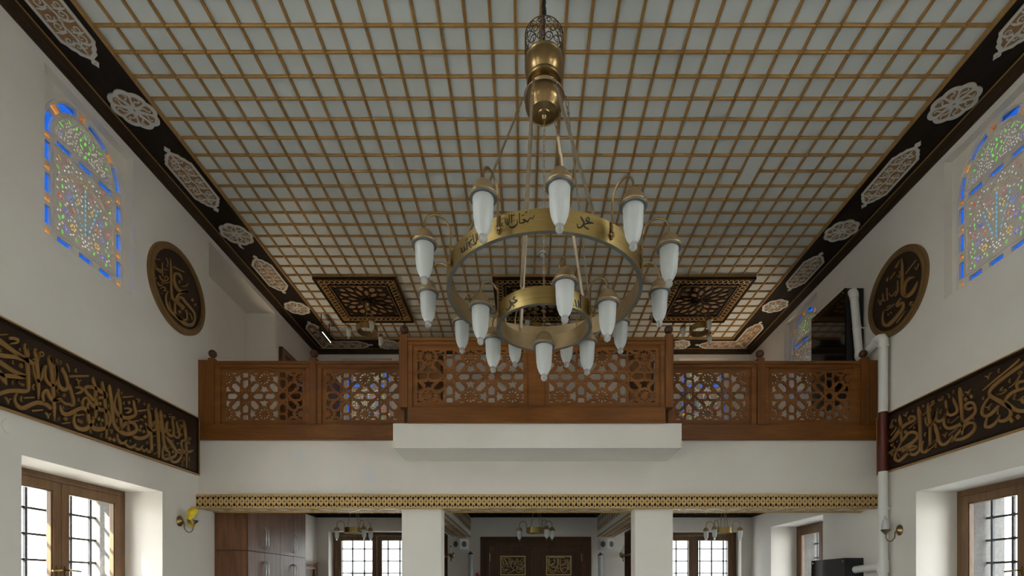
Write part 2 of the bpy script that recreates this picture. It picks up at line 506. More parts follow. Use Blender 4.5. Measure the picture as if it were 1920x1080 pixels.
# ------------------------------------------------------------------ lettering (brush strokes in millimetres on each surface)
INK_LEFT = 's3928,1886,3949,1923 3947,1877,3970,1917 3989,1866,4009,1904 4067,1848,4084,1881 4153,1831,4172,1869 4183,1823,4202,1860 4228,1826,4239,1850|s3936,1767,3941,1803 3997,1784,4001,1819 4073,1812,4079,1846 4129,1821,4137,1853 4165,1825,4175,1860|s3939,1722,3951,1751 3950,1719,3967,1752 4018,1699,4035,1733 4090,1690,4104,1724 4152,1690,4165,1725|s4159,1718,4159,1690 4120,1704,4118,1671 4042,1680,4039,1645 3989,1660,3982,1627 3956,1656,3948,1637|s3946,1669,3958,1680 3957,1624,3987,1652 3973,1598,4006,1629 4007,1578,4012,1582|s4156,1975,4162,1978 4146,1942,4172,1957 4157,1897,4182,1911 4161,1848,4186,1862 4168,1772,4194,1785 4173,1666,4197,1676 4173,1608,4194,1610 4159,1603,4166,1576 4134,1595,4132,1562 4083,1579,4083,1547 4024,1553,4029,1523 3981,1525,3990,1499 3940,1490,3950,1469|s4154,1954,4171,1970 4172,1924,4186,1935 4189,1883,4193,1886|s4240,1974,4246,1977 4232,1938,4259,1954 4242,1876,4268,1891 4249,1799,4276,1812 4255,1713,4282,1725 4263,1628,4282,1636 4269,1560,4272,1561|s4238,1955,4253,1967 4254,1926,4268,1936 4273,1882,4277,1885|s4217,1822,4228,1828 4222,1772,4235,1781 4237,1724,4254,1740 4272,1699,4272,1728 4309,1754,4291,1755 4320,1813,4303,1810 4337,1855,4318,1857 4349,1873,4338,1880|s4330,1866,4346,1870 4321,1816,4339,1822 4323,1769,4340,1780 4342,1727,4361,1749 4390,1711,4395,1743 4435,1754,4416,1757 4442,1812,4426,1806 4448,1885,4429,1876 4431,1925,4420,1917|s4366,1974,4370,1977 4356,1934,4388,1952 4369,1864,4400,1881 4380,1786,4410,1800 4389,1691,4417,1703 4395,1601,4423,1614 4402,1528,4427,1538 4412,1426,4416,1427|s4363,1951,4381,1966 4385,1916,4400,1928 4405,1877,4409,1880|s4031,1943,4029,1964 4060,1959,4064,1983 4088,1962,4106,1985 4086,1955,4094,1944 4040,1918,4041,1913|s3946,1935,3945,1944 3986,1957,3985,1966 4017,1976,4016,1982|s4117,1920,4121,1920 4108,1896,4115,1901 4124,1895,4125,1898|s4223,1870,4222,1876 4246,1883,4244,1891 4279,1906,4274,1910 4291,1937,4285,1935 4289,1957,4280,1956 4298,1965,4302,1977 4311,1956,4320,1962 4307,1940,4309,1934 4290,1943,4287,1936|s4118,1776,4112,1775 4119,1792,4119,1798 4130,1781,4137,1785 4125,1765,4127,1759 4115,1774,4111,1768|s4058,1793,4062,1794 4053,1769,4059,1773 4066,1764,4069,1769|s3965,1847,3969,1847 3959,1828,3965,1832 3969,1819,3972,1823|s4061,1638,4065,1637 4049,1617,4056,1619 4060,1602,4063,1606|s4101,1644,4107,1648 4105,1626,4111,1633 4123,1629,4121,1634 4124,1642,4128,1646 4126,1620,4133,1628 4146,1625,4142,1627 4148,1645,4144,1644|s4233,1675,4237,1675 4220,1645,4228,1648 4231,1624,4237,1628|s4130,1536,4134,1537 4119,1505,4126,1508 4131,1490,4136,1495|s4148,1522,4147,1534 4234,1560,4233,1571|s4223,1443,4222,1457 4308,1481,4307,1493|s3990,1474,3997,1483 4004,1464,4015,1474 4019,1433,4023,1436|s4024,1435,4018,1434 4032,1471,4025,1473 4047,1480,4045,1487|s4085,1545,4095,1544 4068,1505,4081,1508 4071,1459,4088,1473 4099,1424,4116,1457 4151,1432,4144,1463 4207,1478,4193,1504 4256,1513,4251,1544 4297,1524,4303,1559 4331,1528,4349,1561 4374,1509,4394,1536|s4331,1555,4316,1545 4321,1585,4303,1574 4320,1611,4296,1605 4329,1643,4310,1649 4338,1653,4350,1680 4348,1632,4372,1653 4369,1599,4391,1625 4409,1589,4417,1622 4451,1608,4443,1635 4484,1638,4477,1653|s4436,1975,4441,1978 4435,1943,4445,1950 4458,1939,4453,1943 4456,1963,4458,1968 4458,1936,4466,1945 4479,1947,4473,1947 4482,1976,4476,1974|s4450,1722,4455,1723 4441,1696,4449,1700 4453,1683,4457,1687|s4325,1468,4331,1477 4340,1459,4352,1469 4355,1428,4360,1431|s4361,1432,4354,1431 4367,1462,4360,1463 4384,1478,4380,1482|s4420,1913,4427,1917 4414,1883,4442,1899 4429,1795,4455,1810 4447,1737,4475,1763 4497,1714,4510,1751 4551,1752,4525,1760 4557,1802,4534,1791 4535,1871,4511,1853 4506,1911,4482,1893 4495,1927,4487,1923|s4558,1801,4566,1805 4555,1767,4580,1782 4574,1712,4599,1728 4588,1666,4616,1679 4584,1632,4610,1630 4581,1627,4573,1608 4558,1639,4547,1626|s4547,1637,4558,1637 4544,1627,4547,1607 4515,1629,4502,1605 4492,1635,4478,1625 4497,1640,4491,1643|s4483,1638,4486,1622 4445,1624,4439,1596 4411,1630,4399,1606|s4500,1681,4494,1683 4508,1696,4509,1703 4514,1686,4523,1689 4507,1675,4506,1667 4500,1685,4494,1679|s4562,1863,4562,1884 4758,1950,4757,1967|s4626,1972,4632,1973 4617,1944,4627,1950 4633,1937,4637,1942|s4529,1972,4536,1978 4542,1947,4553,1955 4557,1909,4562,1912|s4437,1972,4443,1975 4440,1937,4448,1944 4459,1941,4453,1942 4459,1968,4463,1972 4457,1934,4465,1941 4479,1946,4471,1945 4476,1981,4472,1979|s4623,1872,4631,1884 4643,1864,4656,1874 4654,1830,4658,1832|s4659,1837,4653,1835 4664,1869,4655,1869 4682,1884,4679,1889|s4623,1791,4621,1804 4659,1803,4667,1829 4679,1798,4710,1813 4662,1777,4674,1763 4621,1744,4623,1740|s4466,1584,4475,1588 4466,1542,4485,1556 4501,1502,4516,1541 4574,1530,4560,1560 4645,1591,4629,1619 4697,1621,4701,1659 4729,1615,4754,1649 4758,1603,4778,1624|s4809,1970,4815,1973 4799,1927,4825,1942 4820,1871,4848,1885 4824,1790,4855,1803 4829,1681,4861,1691 4820,1607,4848,1608 4802,1572,4811,1569|s4718,1823,4712,1832 4749,1839,4745,1868 4801,1855,4812,1889 4875,1851,4894,1888 4931,1844,4952,1881 4971,1851,4982,1872|s4972,1860,4980,1856 4955,1848,4963,1829 4894,1821,4897,1794 4839,1796,4839,1777|s4708,1816,4732,1833 4723,1782,4750,1807 4761,1762,4786,1791 4805,1737,4830,1765|s4711,1649,4688,1640 4708,1700,4681,1694 4724,1730,4707,1742 4749,1743,4745,1763|s4736,1739,4758,1758 4756,1712,4781,1736 4795,1684,4818,1717 4865,1673,4881,1709 4933,1682,4950,1719 4973,1675,5003,1700 4989,1631,5023,1640 4963,1565,4990,1553 4892,1525,4899,1486 4829,1512,4806,1469 4790,1536,4758,1510 4774,1571,4742,1557 4766,1641,4738,1630 4759,1682,4735,1676 4774,1722,4752,1721|s4909,1969,4916,1972 4901,1931,4929,1945 4921,1844,4951,1858 4931,1743,4963,1757 4944,1624,4974,1636 4953,1513,4976,1521 4957,1433,4961,1434|s4615,1568,4629,1569 4595,1511,4615,1516 4600,1454,4624,1471 4643,1414,4662,1456 4727,1434,4714,1469 4793,1499,4765,1513 4824,1564,4799,1563 4821,1603,4803,1597|s4628,1541,4626,1555 4712,1578,4711,1589|s4647,1522,4653,1525 4649,1494,4658,1502 4672,1505,4665,1506 4668,1524,4673,1528 4670,1492,4679,1500 4694,1500,4687,1502 4694,1525,4688,1523|d4523,1503 4543,1487 4523,1461 4503,1478|d4873,1618 4894,1602 4873,1576 4852,1592|d4913,1615 4932,1600 4913,1577 4893,1591|d4884,1769 4907,1753 4884,1724 4861,1741|s4488,1424,4487,1436 4570,1461,4568,1469|s4460,1480,4465,1480 4449,1458,4458,1461 4464,1449,4467,1453|s4498,1590,4504,1591 4491,1569,4499,1573 4505,1562,4508,1566|s4850,1546,4856,1547 4841,1525,4851,1530 4855,1521,4859,1526|s4893,1570,4898,1573 4900,1534,4909,1539|s4781,1471,4788,1472 4774,1439,4784,1444 4791,1430,4795,1434|s4896,1459,4896,1467 4908,1467,4917,1469 4891,1438,4900,1440 4906,1426,4913,1432|s4655,1718,4661,1718 4645,1691,4655,1697 4664,1686,4668,1691|s4444,1710,4449,1711 4438,1689,4447,1694 4455,1684,4458,1689|s4985,1774,4991,1775 4978,1751,4987,1755 4993,1745,4997,1750|s4994,1971,5001,1974 4986,1923,5017,1938 5002,1828,5035,1843 5014,1731,5049,1745 5026,1632,5061,1648 5051,1573,5087,1600 5101,1541,5132,1580 5160,1526,5178,1571 5243,1542,5239,1583 5318,1582,5293,1610 5361,1637,5326,1636 5356,1682,5321,1660 5311,1713,5291,1678 5237,1699,5245,1667 5173,1654,5201,1635 5122,1589,5146,1576 5098,1560,5108,1552|s5106,1974,5113,1977 5097,1918,5132,1934 5111,1834,5143,1847 5119,1747,5149,1759 5126,1667,5156,1677 5132,1586,5144,1589|s5106,1942,5127,1953 5136,1878,5141,1881|s5087,1930,5094,1931 5061,1859,5077,1862 5045,1797,5067,1805 5056,1742,5082,1761 5103,1699,5130,1733 5182,1691,5192,1731 5265,1723,5254,1754 5332,1774,5307,1787 5351,1820,5317,1808 5334,1866,5306,1852 5317,1917,5295,1906 5304,1933,5298,1930|s5227,1728,5237,1732 5224,1642,5244,1649 5223,1584,5259,1598|s5161,1901,5160,1918 5297,1961,5296,1973|s5151,1964,5156,1965 5142,1939,5152,1944 5160,1936,5164,1940|s5178,1875,5185,1876 5167,1847,5180,1853 5187,1844,5191,1850|d5246,1906 5267,1892 5246,1867 5224,1881|s5189,1800,5189,1813 5228,1808,5236,1835 5252,1812,5285,1828 5234,1793,5248,1778 5195,1766,5197,1761|s5344,1958,5352,1969 5365,1952,5379,1962 5374,1925,5379,1927|s5380,1931,5373,1929 5391,1961,5381,1962 5407,1974,5404,1977|s5369,1832,5366,1848 5491,1888,5488,1902|s5455,1962,5460,1963 5446,1939,5457,1946 5468,1939,5471,1944|s5566,1946,5571,1947 5557,1925,5568,1933 5578,1929,5580,1933|s5510,1970,5519,1974 5502,1914,5542,1931 5515,1829,5555,1845 5519,1734,5561,1749 5531,1648,5570,1662 5538,1561,5573,1572 5545,1504,5580,1512 5532,1458,5568,1462|s5509,1938,5534,1952 5549,1871,5555,1875|s5465,1746,5474,1752 5478,1726,5500,1740 5493,1687,5526,1702 5500,1643,5529,1646 5469,1615,5490,1593 5399,1581,5402,1545 5340,1572,5328,1537 5295,1562,5289,1550|s5476,1725,5493,1738 5519,1680,5541,1707 5585,1690,5577,1714 5642,1740,5614,1738 5627,1793,5608,1784 5602,1814,5602,1799 5572,1776,5590,1778 5571,1736,5587,1741|d5406,1711 5427,1697 5406,1673 5384,1687|d5393,1667 5415,1653 5393,1629 5372,1643|d5445,1668 5467,1654 5445,1630 5423,1645|d5464,1833 5486,1819 5464,1795 5443,1809|d5002,1467 5026,1449 5002,1421 4978,1439|d5052,1472 5077,1453 5052,1425 5028,1444|s5397,1772,5404,1777 5409,1755,5412,1763 5419,1774,5422,1780 5428,1754,5432,1762 5444,1777,5439,1777|s5293,1699,5290,1712 5383,1742,5380,1751|s5572,1628,5569,1637 5640,1657,5637,1666|s5089,1673,5096,1674 5078,1640,5090,1645 5097,1632,5101,1636|s4980,1775,4986,1776 4972,1750,4982,1756 4990,1748,4992,1752|s5259,1512,5264,1512 5250,1490,5259,1494 5267,1487,5270,1491|s5499,1562,5504,1562 5486,1535,5496,1539 5508,1533,5511,1537|s5612,1568,5617,1567 5597,1547,5607,1551 5619,1546,5622,1550|s4995,1533,5001,1542 5013,1527,5024,1534 5022,1501,5026,1502|s5028,1505,5021,1505 5036,1535,5029,1537 5051,1544,5048,1549|s5088,1520,5102,1525 5089,1473,5110,1485 5123,1430,5145,1458 5185,1443,5172,1463 5219,1493,5209,1497|s5184,1450,5198,1463 5223,1415,5241,1444 5293,1430,5281,1451 5343,1488,5334,1493|s5314,1442,5326,1457 5359,1423,5366,1449 5409,1451,5392,1463 5440,1498,5430,1501|s5404,1456,5417,1471 5454,1433,5456,1459 5504,1481,5495,1487|s5478,1466,5490,1479 5525,1440,5534,1469 5573,1471,5558,1487|s5623,1967,5631,1970 5610,1915,5650,1932 5626,1822,5667,1838 5636,1713,5677,1727 5649,1603,5684,1615 5657,1507,5689,1516 5666,1424,5672,1426|s5620,1938,5644,1952 5663,1870,5669,1873|s5693,1966,5699,1969 5683,1919,5719,1934 5698,1831,5734,1846 5719,1738,5754,1750 5724,1653,5759,1665 5739,1583,5775,1600 5769,1535,5807,1563 5831,1529,5817,1545 5857,1588,5843,1588|s5679,1840,5693,1846 5687,1771,5705,1778 5705,1723,5728,1739 5756,1718,5737,1733 5787,1779,5767,1777 5807,1843,5779,1839 5823,1876,5804,1877|s5804,1871,5819,1874 5794,1820,5812,1825 5787,1758,5809,1767 5810,1721,5838,1747 5868,1711,5874,1742 5919,1751,5887,1749 5924,1816,5894,1806 5906,1893,5879,1882 5898,1948,5877,1941 5896,1966,5889,1964|s5910,1966,5918,1971 5921,1932,5940,1942|s5951,1920,5964,1926 5961,1863,5987,1875 5986,1803,6017,1816 5991,1764,6023,1768 5978,1751,5981,1727 5939,1749,5922,1730 5916,1765,5901,1754|s5773,1695,5781,1702 5805,1654,5842,1683 5856,1617,5897,1647 5899,1586,5940,1613 5927,1562,5966,1576 5920,1526,5951,1518 5857,1487,5875,1462 5784,1455,5781,1423 5746,1458,5716,1438 5739,1500,5713,1494 5745,1566,5727,1563 5750,1589,5743,1588|s5836,1599,5853,1603 5825,1523,5844,1528 5835,1464,5855,1474 5876,1420,5898,1451 5960,1440,5944,1463 6034,1502,6003,1509 6061,1568,6032,1562 6043,1608,6016,1590 5996,1618,5996,1600 5961,1581,5987,1587 5983,1556,5998,1576 6041,1565,6040,1586 6135,1594,6128,1619 6209,1626,6195,1648 6256,1659,6244,1671|s6060,1615,6044,1610 6059,1660,6034,1652 6055,1702,6026,1698 6075,1727,6062,1743 6113,1731,6128,1760 6155,1724,6179,1748 6187,1720,6194,1726|s6035,1651,6057,1661 6051,1614,6075,1632 6098,1600,6119,1624|s6082,1975,6089,1978 6079,1915,6115,1930 6096,1814,6133,1827 6106,1703,6146,1715 6116,1591,6148,1600 6129,1426,6134,1427|s6086,1940,6108,1951 6123,1880,6129,1883|d5845,1803 5868,1790 5845,1765 5822,1779|d5893,1572 5918,1556 5893,1531 5867,1547|s5969,1682,5979,1688 5984,1669,5997,1673 5976,1666,5972,1659 5967,1677,5959,1672|s5869,1665,5863,1667 5887,1683,5887,1690 5898,1675,5909,1678 5882,1650,5892,1649|s5575,1631,5572,1640 5638,1661,5635,1668|s5760,1468,5754,1477 5816,1498,5811,1505|d5598,1464 5611,1455 5598,1442 5585,1451|d5632,1482 5644,1474 5632,1462 5620,1470|s6161,1799,6172,1804 6184,1761,6185,1767 6218,1811,6210,1811|s6085,1545,6092,1546 6080,1512,6091,1517 6098,1508,6101,1512|s6184,1575,6191,1575 6166,1530,6180,1535 6194,1520,6199,1525|s6072,1495,6077,1490 6039,1473,6053,1475 6063,1464,6074,1466 6034,1432,6047,1438 6090,1433,6093,1439|s5835,1957,5834,1964 5872,1974,5871,1979|s5833,1934,5836,1943 5870,1939,5873,1947|s5986,1933,5984,1939 6064,1970,6062,1975|s6022,1882,6015,1883 6041,1904,6041,1913 6052,1894,6063,1896 6026,1864,6033,1862 5960,1795,5965,1793|s5738,1911,5734,1915 5760,1928,5763,1937 5772,1919,5782,1920 5749,1902,5754,1898|s5612,1566,5617,1566 5602,1548,5611,1552 5621,1545,5623,1549|s6051,1810,6057,1811 6042,1787,6053,1792 6062,1787,6064,1791'
INK_RIGHT = 's5983,2005,5977,2003 5998,1952,5953,1941 5977,1856,5943,1847 5969,1764,5941,1756 5966,1678,5944,1671|s5804,1880,5827,1879 5818,1908,5851,1922 5800,1917,5811,1945 5768,1901,5747,1915 5762,1889,5735,1870 5805,1880,5787,1852 5875,1882,5854,1850 5960,1863,5929,1830 6035,1817,5998,1786 6097,1776,6062,1743 6138,1760,6129,1728 6165,1774,6189,1770 6180,1819,6196,1824 6162,1867,6170,1871|s5700,2003,5693,2001 5710,1952,5670,1941 5697,1848,5658,1837 5690,1732,5653,1721 5686,1617,5651,1607 5689,1535,5657,1521 5718,1507,5693,1481 5762,1503,5754,1468 5795,1517,5817,1494 5835,1555,5865,1544 5856,1574,5873,1571|s5692,1964,5672,1965 5653,1904,5648,1904|s5953,1560,5957,1566 5906,1559,5923,1582 5845,1572,5864,1603 5792,1575,5800,1605 5719,1568,5720,1578|s5861,1558,5858,1584 5782,1532,5790,1563 5717,1548,5732,1565 5716,1571,5723,1574|s6039,1598,6025,1591 6074,1553,6043,1543 6067,1495,6030,1505 5992,1455,6000,1489 5921,1470,5948,1503 5860,1496,5888,1528 5804,1515,5827,1544|s5952,1673,5968,1687 5891,1704,5917,1728 5834,1735,5856,1765 5778,1728,5776,1760 5734,1704,5706,1714 5727,1676,5694,1657 5772,1653,5744,1622 5837,1637,5814,1603 5925,1625,5904,1590 6000,1616,5992,1584 6049,1630,6068,1618 6067,1666,6081,1667|s6000,1621,6013,1629 5954,1672,5966,1680|s6193,1731,6182,1726 6217,1674,6192,1668 6187,1609,6167,1625 6114,1597,6131,1624 6062,1613,6076,1641 5994,1607,5997,1623|s5563,2000,5556,1998 5576,1948,5535,1936 5565,1853,5528,1844 5550,1758,5517,1749 5548,1661,5518,1652 5546,1578,5520,1569 5544,1518,5540,1516|s5561,1961,5541,1962 5518,1893,5513,1894|s5602,1856,5589,1852 5600,1801,5582,1799 5574,1747,5554,1759 5521,1726,5537,1751 5479,1761,5500,1774 5456,1829,5481,1843 5446,1861,5462,1870|s5633,1603,5622,1598 5659,1539,5641,1533 5654,1479,5628,1488 5592,1458,5608,1488 5534,1481,5559,1507 5472,1520,5498,1545 5438,1545,5462,1568|d5884,1802 5856,1765 5884,1751 5913,1788|d6106,1597 6081,1567 6106,1554 6132,1584|d6188,1594 6173,1576 6188,1569 6203,1586|s5832,1802,5838,1809 5727,1839,5731,1843|s5634,1882,5639,1889 5571,1900,5575,1905|s5922,1984,5917,1991 5899,1969,5890,1974 5882,1952,5887,1955 5870,1991,5879,1997 5852,1996,5857,2002|s5778,1999,5772,1995 5790,1984,5779,1980 5774,1966,5770,1968|s6044,1977,6038,1973 6059,1958,6047,1955 6034,1941,6031,1944|s5760,1805,5755,1802 5772,1785,5762,1784 5754,1775,5752,1778|s5596,1690,5591,1687 5615,1656,5604,1653 5592,1641,5590,1644|s5633,1975,5640,1979 5626,1996,5629,2002 5622,1980,5615,1976 5637,1974,5632,1968|s6018,1714,6015,1708 6039,1714,6031,1711 6025,1696,6019,1698|s6020,1567,6013,1568 5987,1517,5980,1518|s6090,1993,6080,1986 6130,1952,6115,1944 6151,1901,6137,1901 6095,1898,6107,1908 6091,1926,6100,1930|s6131,1807,6136,1812 6044,1861,6052,1866 6048,1884,6058,1893 6035,1871,6030,1877|s5500,1975,5506,1982 5486,1982,5484,1990 5480,1969,5473,1963 5506,1968,5499,1961 5532,1942,5526,1937|s6133,1704,6123,1704 6109,1672,6115,1682 6081,1705,6089,1710|s5522,1734,5538,1746 5476,1774,5500,1790 5448,1840,5472,1854 5429,1894,5441,1901|s5445,1894,5432,1888 5459,1848,5437,1839 5465,1794,5436,1791 5425,1736,5412,1762 5364,1732,5383,1759 5328,1762,5348,1777 5310,1809,5331,1819 5305,1867,5332,1875 5315,1921,5334,1927 5319,1939,5325,1942|s5336,1860,5314,1858 5320,1800,5295,1805 5271,1752,5265,1777 5210,1744,5224,1772 5170,1766,5197,1783 5174,1817,5201,1820 5202,1884,5232,1885 5231,1937,5237,1937|s5158,2006,5151,2004 5167,1956,5126,1944 5156,1855,5120,1844 5146,1754,5114,1745 5137,1654,5106,1645 5135,1585,5109,1576 5130,1517,5127,1516|s5155,1962,5137,1965 5112,1901,5108,1902|s5071,1754,5092,1760 5072,1786,5099,1806 5040,1798,5051,1827 5008,1785,4990,1800 4987,1746,4964,1742 4990,1699,4969,1684 5033,1679,5011,1652 5080,1662,5059,1631 5135,1650,5117,1618 5191,1644,5176,1611 5255,1645,5247,1610 5299,1657,5315,1633 5328,1691,5357,1693 5334,1746,5351,1754 5313,1796,5324,1803|s5087,1765,5076,1783 5044,1734,5047,1762 4994,1743,5003,1761|s5248,1476,5254,1481 5191,1519,5210,1536 5132,1555,5153,1577 5076,1591,5095,1616 5034,1599,5041,1625 4999,1587,4983,1602 4989,1561,4963,1551 5011,1528,4987,1504 5071,1502,5052,1471 5139,1496,5129,1464 5200,1506,5201,1478 5231,1516,5245,1512 5239,1553,5246,1555|s5480,1745,5468,1744 5473,1692,5438,1689 5452,1619,5413,1616 5432,1545,5396,1547 5381,1479,5366,1504 5311,1472,5329,1502 5258,1502,5278,1521 5238,1544,5247,1550|s5550,1489,5567,1521 5490,1497,5514,1527 5444,1534,5466,1553 5420,1566,5436,1578|d5082,1883 5059,1849 5082,1837 5105,1871|d5018,1887 4996,1853 5018,1841 5041,1875|s5256,1676,5263,1684 5157,1714,5161,1720|s5286,1559,5294,1570 5181,1596,5186,1603|s5094,1932,5093,1941 5066,1918,5057,1924 5052,1892,5055,1896 5038,1928,5045,1933 5020,1935,5024,1941|s5371,1591,5367,1599 5347,1578,5337,1582 5336,1551,5340,1555 5321,1590,5329,1596 5301,1598,5305,1603|s5226,2009,5221,2006 5241,1985,5231,1982 5218,1968,5216,1971|s5383,1866,5378,1862 5404,1831,5393,1829 5374,1816,5373,1820|s5282,1734,5277,1731 5299,1699,5289,1697 5273,1686,5272,1689|s5388,1692,5383,1689 5401,1665,5391,1665 5374,1653,5373,1656|s4996,1667,4991,1664 5007,1643,4998,1641 4991,1629,4988,1632|s5424,1988,5417,1987 5417,1961,5411,1966 5393,1962,5399,1966 5393,1990,5393,1994 5390,1958,5384,1963 5361,1961,5368,1966 5362,1999,5367,2001|s5313,1999,5310,2004 5291,1980,5280,1981 5281,1943,5276,1942|s5512,1974,5519,1982 5488,1989,5488,1998 5483,1967,5474,1962 5514,1949,5508,1943|s5451,1521,5446,1518 5465,1486,5454,1485 5442,1475,5441,1479|s4886,1868,4894,1879 4765,1912,4775,1927 4648,1951,4657,1966 4542,1990,4553,2006 4527,2016,4532,2021|s4484,1975,4467,1945 4549,1958,4532,1928 4638,1935,4621,1906 4732,1908,4713,1878 4806,1876,4783,1849 4833,1835,4805,1820 4824,1788,4798,1802 4756,1722,4736,1746 4688,1658,4663,1686 4638,1610,4606,1624 4622,1575,4592,1564 4634,1544,4610,1519 4674,1531,4661,1498 4709,1538,4720,1514 4729,1563,4740,1560|s4661,1685,4674,1697 4627,1710,4647,1735 4584,1726,4600,1756 4543,1729,4552,1756 4508,1727,4515,1750 4472,1728,4479,1750|s4532,1750,4548,1750 4544,1785,4566,1796 4527,1797,4539,1823 4480,1787,4485,1814|s4673,1672,4647,1690 4612,1596,4587,1622 4545,1545,4536,1576 4476,1519,4475,1551|s4827,1789,4819,1780 4876,1755,4862,1742 4909,1705,4888,1693 4912,1652,4885,1655 4860,1603,4860,1633 4793,1606,4812,1637 4744,1636,4765,1662 4714,1666,4730,1683|s4849,1608,4839,1602 4871,1563,4850,1553 4873,1515,4848,1527 4814,1488,4824,1520 4753,1507,4772,1531 4724,1548,4737,1558 4715,1576,4721,1580|d4603,1524 4579,1487 4603,1470 4627,1508|d4540,1531 4517,1494 4540,1478 4564,1515|s4746,1778,4747,1785 4705,1765,4709,1776 4656,1773,4664,1783 4660,1800,4660,1793 4703,1801,4702,1795 4712,1808,4717,1812 4684,1825,4690,1832|s4870,1996,4867,2005 4844,1979,4835,1984 4832,1954,4836,1958 4819,1990,4827,1996 4798,2002,4804,2010|s4865,1702,4864,1710 4840,1689,4831,1695 4827,1662,4831,1666 4815,1702,4823,1708 4794,1712,4798,1718|s4727,2016,4722,2013 4739,1987,4730,1984 4719,1970,4717,1973|s4619,1877,4614,1874 4630,1848,4621,1846 4612,1832,4610,1835|s4886,1816,4882,1813 4899,1793,4889,1791 4878,1780,4877,1784|s4731,1638,4726,1635 4743,1600,4734,1599 4719,1584,4718,1587|s4567,1722,4562,1719 4585,1678,4576,1676 4559,1664,4558,1667|s4628,1793,4631,1797 4567,1814,4572,1821 4529,1848,4537,1856 4515,1873,4522,1875 4532,1887,4541,1890 4518,1898,4518,1906 4511,1876,4504,1877|s4539,1649,4542,1655 4473,1665,4478,1675|d4497,1654 4475,1619 4497,1604 4519,1640'
INK_ROUND_L = 's5847,3739,5859,3748 5850,3639,5881,3660 5853,3513,5884,3532 5855,3385,5889,3406 5872,3303,5912,3338 5946,3293,5981,3341 6027,3294,6062,3342 6066,3305,6105,3332 6065,3294,6057,3271 6037,3307,6018,3288|s6067,3632,6055,3621 6025,3681,5998,3645 5927,3635,5952,3625 5897,3550,5935,3573 5918,3480,5961,3519 5999,3452,6024,3500 6159,3533,6164,3574|s6158,3566,6165,3537 6036,3484,6053,3462 5965,3401,5994,3404 5933,3314,5961,3325 5917,3226,5946,3242 5932,3153,5963,3180 6016,3134,6040,3175 6138,3189,6118,3202 6160,3269,6129,3252 6132,3318,6106,3299|s5816,3360,5829,3363 5773,3287,5797,3297 5776,3211,5803,3230 5820,3144,5856,3180 5914,3126,5949,3169 6009,3118,6047,3169 6115,3114,6140,3164 6243,3174,6218,3199 6302,3272,6265,3259 6300,3358,6267,3333 6230,3394,6197,3359 6128,3418,6094,3381 6075,3435,6047,3397 6002,3404,6021,3394 5966,3334,5992,3340|s5895,3676,5905,3698 6090,3737,6098,3752|s6045,3541,6044,3549 6133,3595,6122,3603 6170,3654,6153,3652|s6003,3557,5988,3552 6009,3590,6014,3604 6013,3559,6026,3568|d6239,3519 6272,3509 6239,3468 6207,3478|d6292,3486 6320,3479 6292,3445 6265,3453|d6012,3250 6039,3241 6012,3206 5984,3216|s5836,3285,5840,3295 5874,3296,5879,3306|s5833,3244,5842,3251 5853,3175,5869,3185|s5623,3597,5625,3607 5695,3635,5697,3644|s5597,3548,5608,3557 5633,3501,5644,3515 5697,3519,5709,3536 5712,3506,5709,3495 5620,3500,5613,3489|s5719,3621,5731,3629 5722,3466,5737,3475|s5675,3445,5688,3458 5704,3418,5717,3437 5778,3441,5776,3452 5830,3509,5815,3501 5783,3513,5787,3505 5757,3457,5768,3460|s5709,3391,5712,3401 5777,3421,5777,3429 5855,3477,5852,3484|s5779,3710,5790,3721 5808,3676,5823,3687 5803,3621,5812,3626|s5646,3355,5659,3368 5685,3334,5692,3349 5730,3382,5721,3385|s5699,3313,5693,3316 5740,3355,5740,3367 5768,3356,5786,3368 5741,3311,5753,3325 5801,3350,5799,3357|s5746,3562,5748,3569 5806,3588,5809,3596|s5593,3375,5598,3383 5617,3373,5617,3379 5647,3408,5643,3410|s5709,3267,5712,3274 5739,3279,5741,3286|s6174,3295,6184,3307 6207,3292,6219,3302 6235,3251,6244,3257'
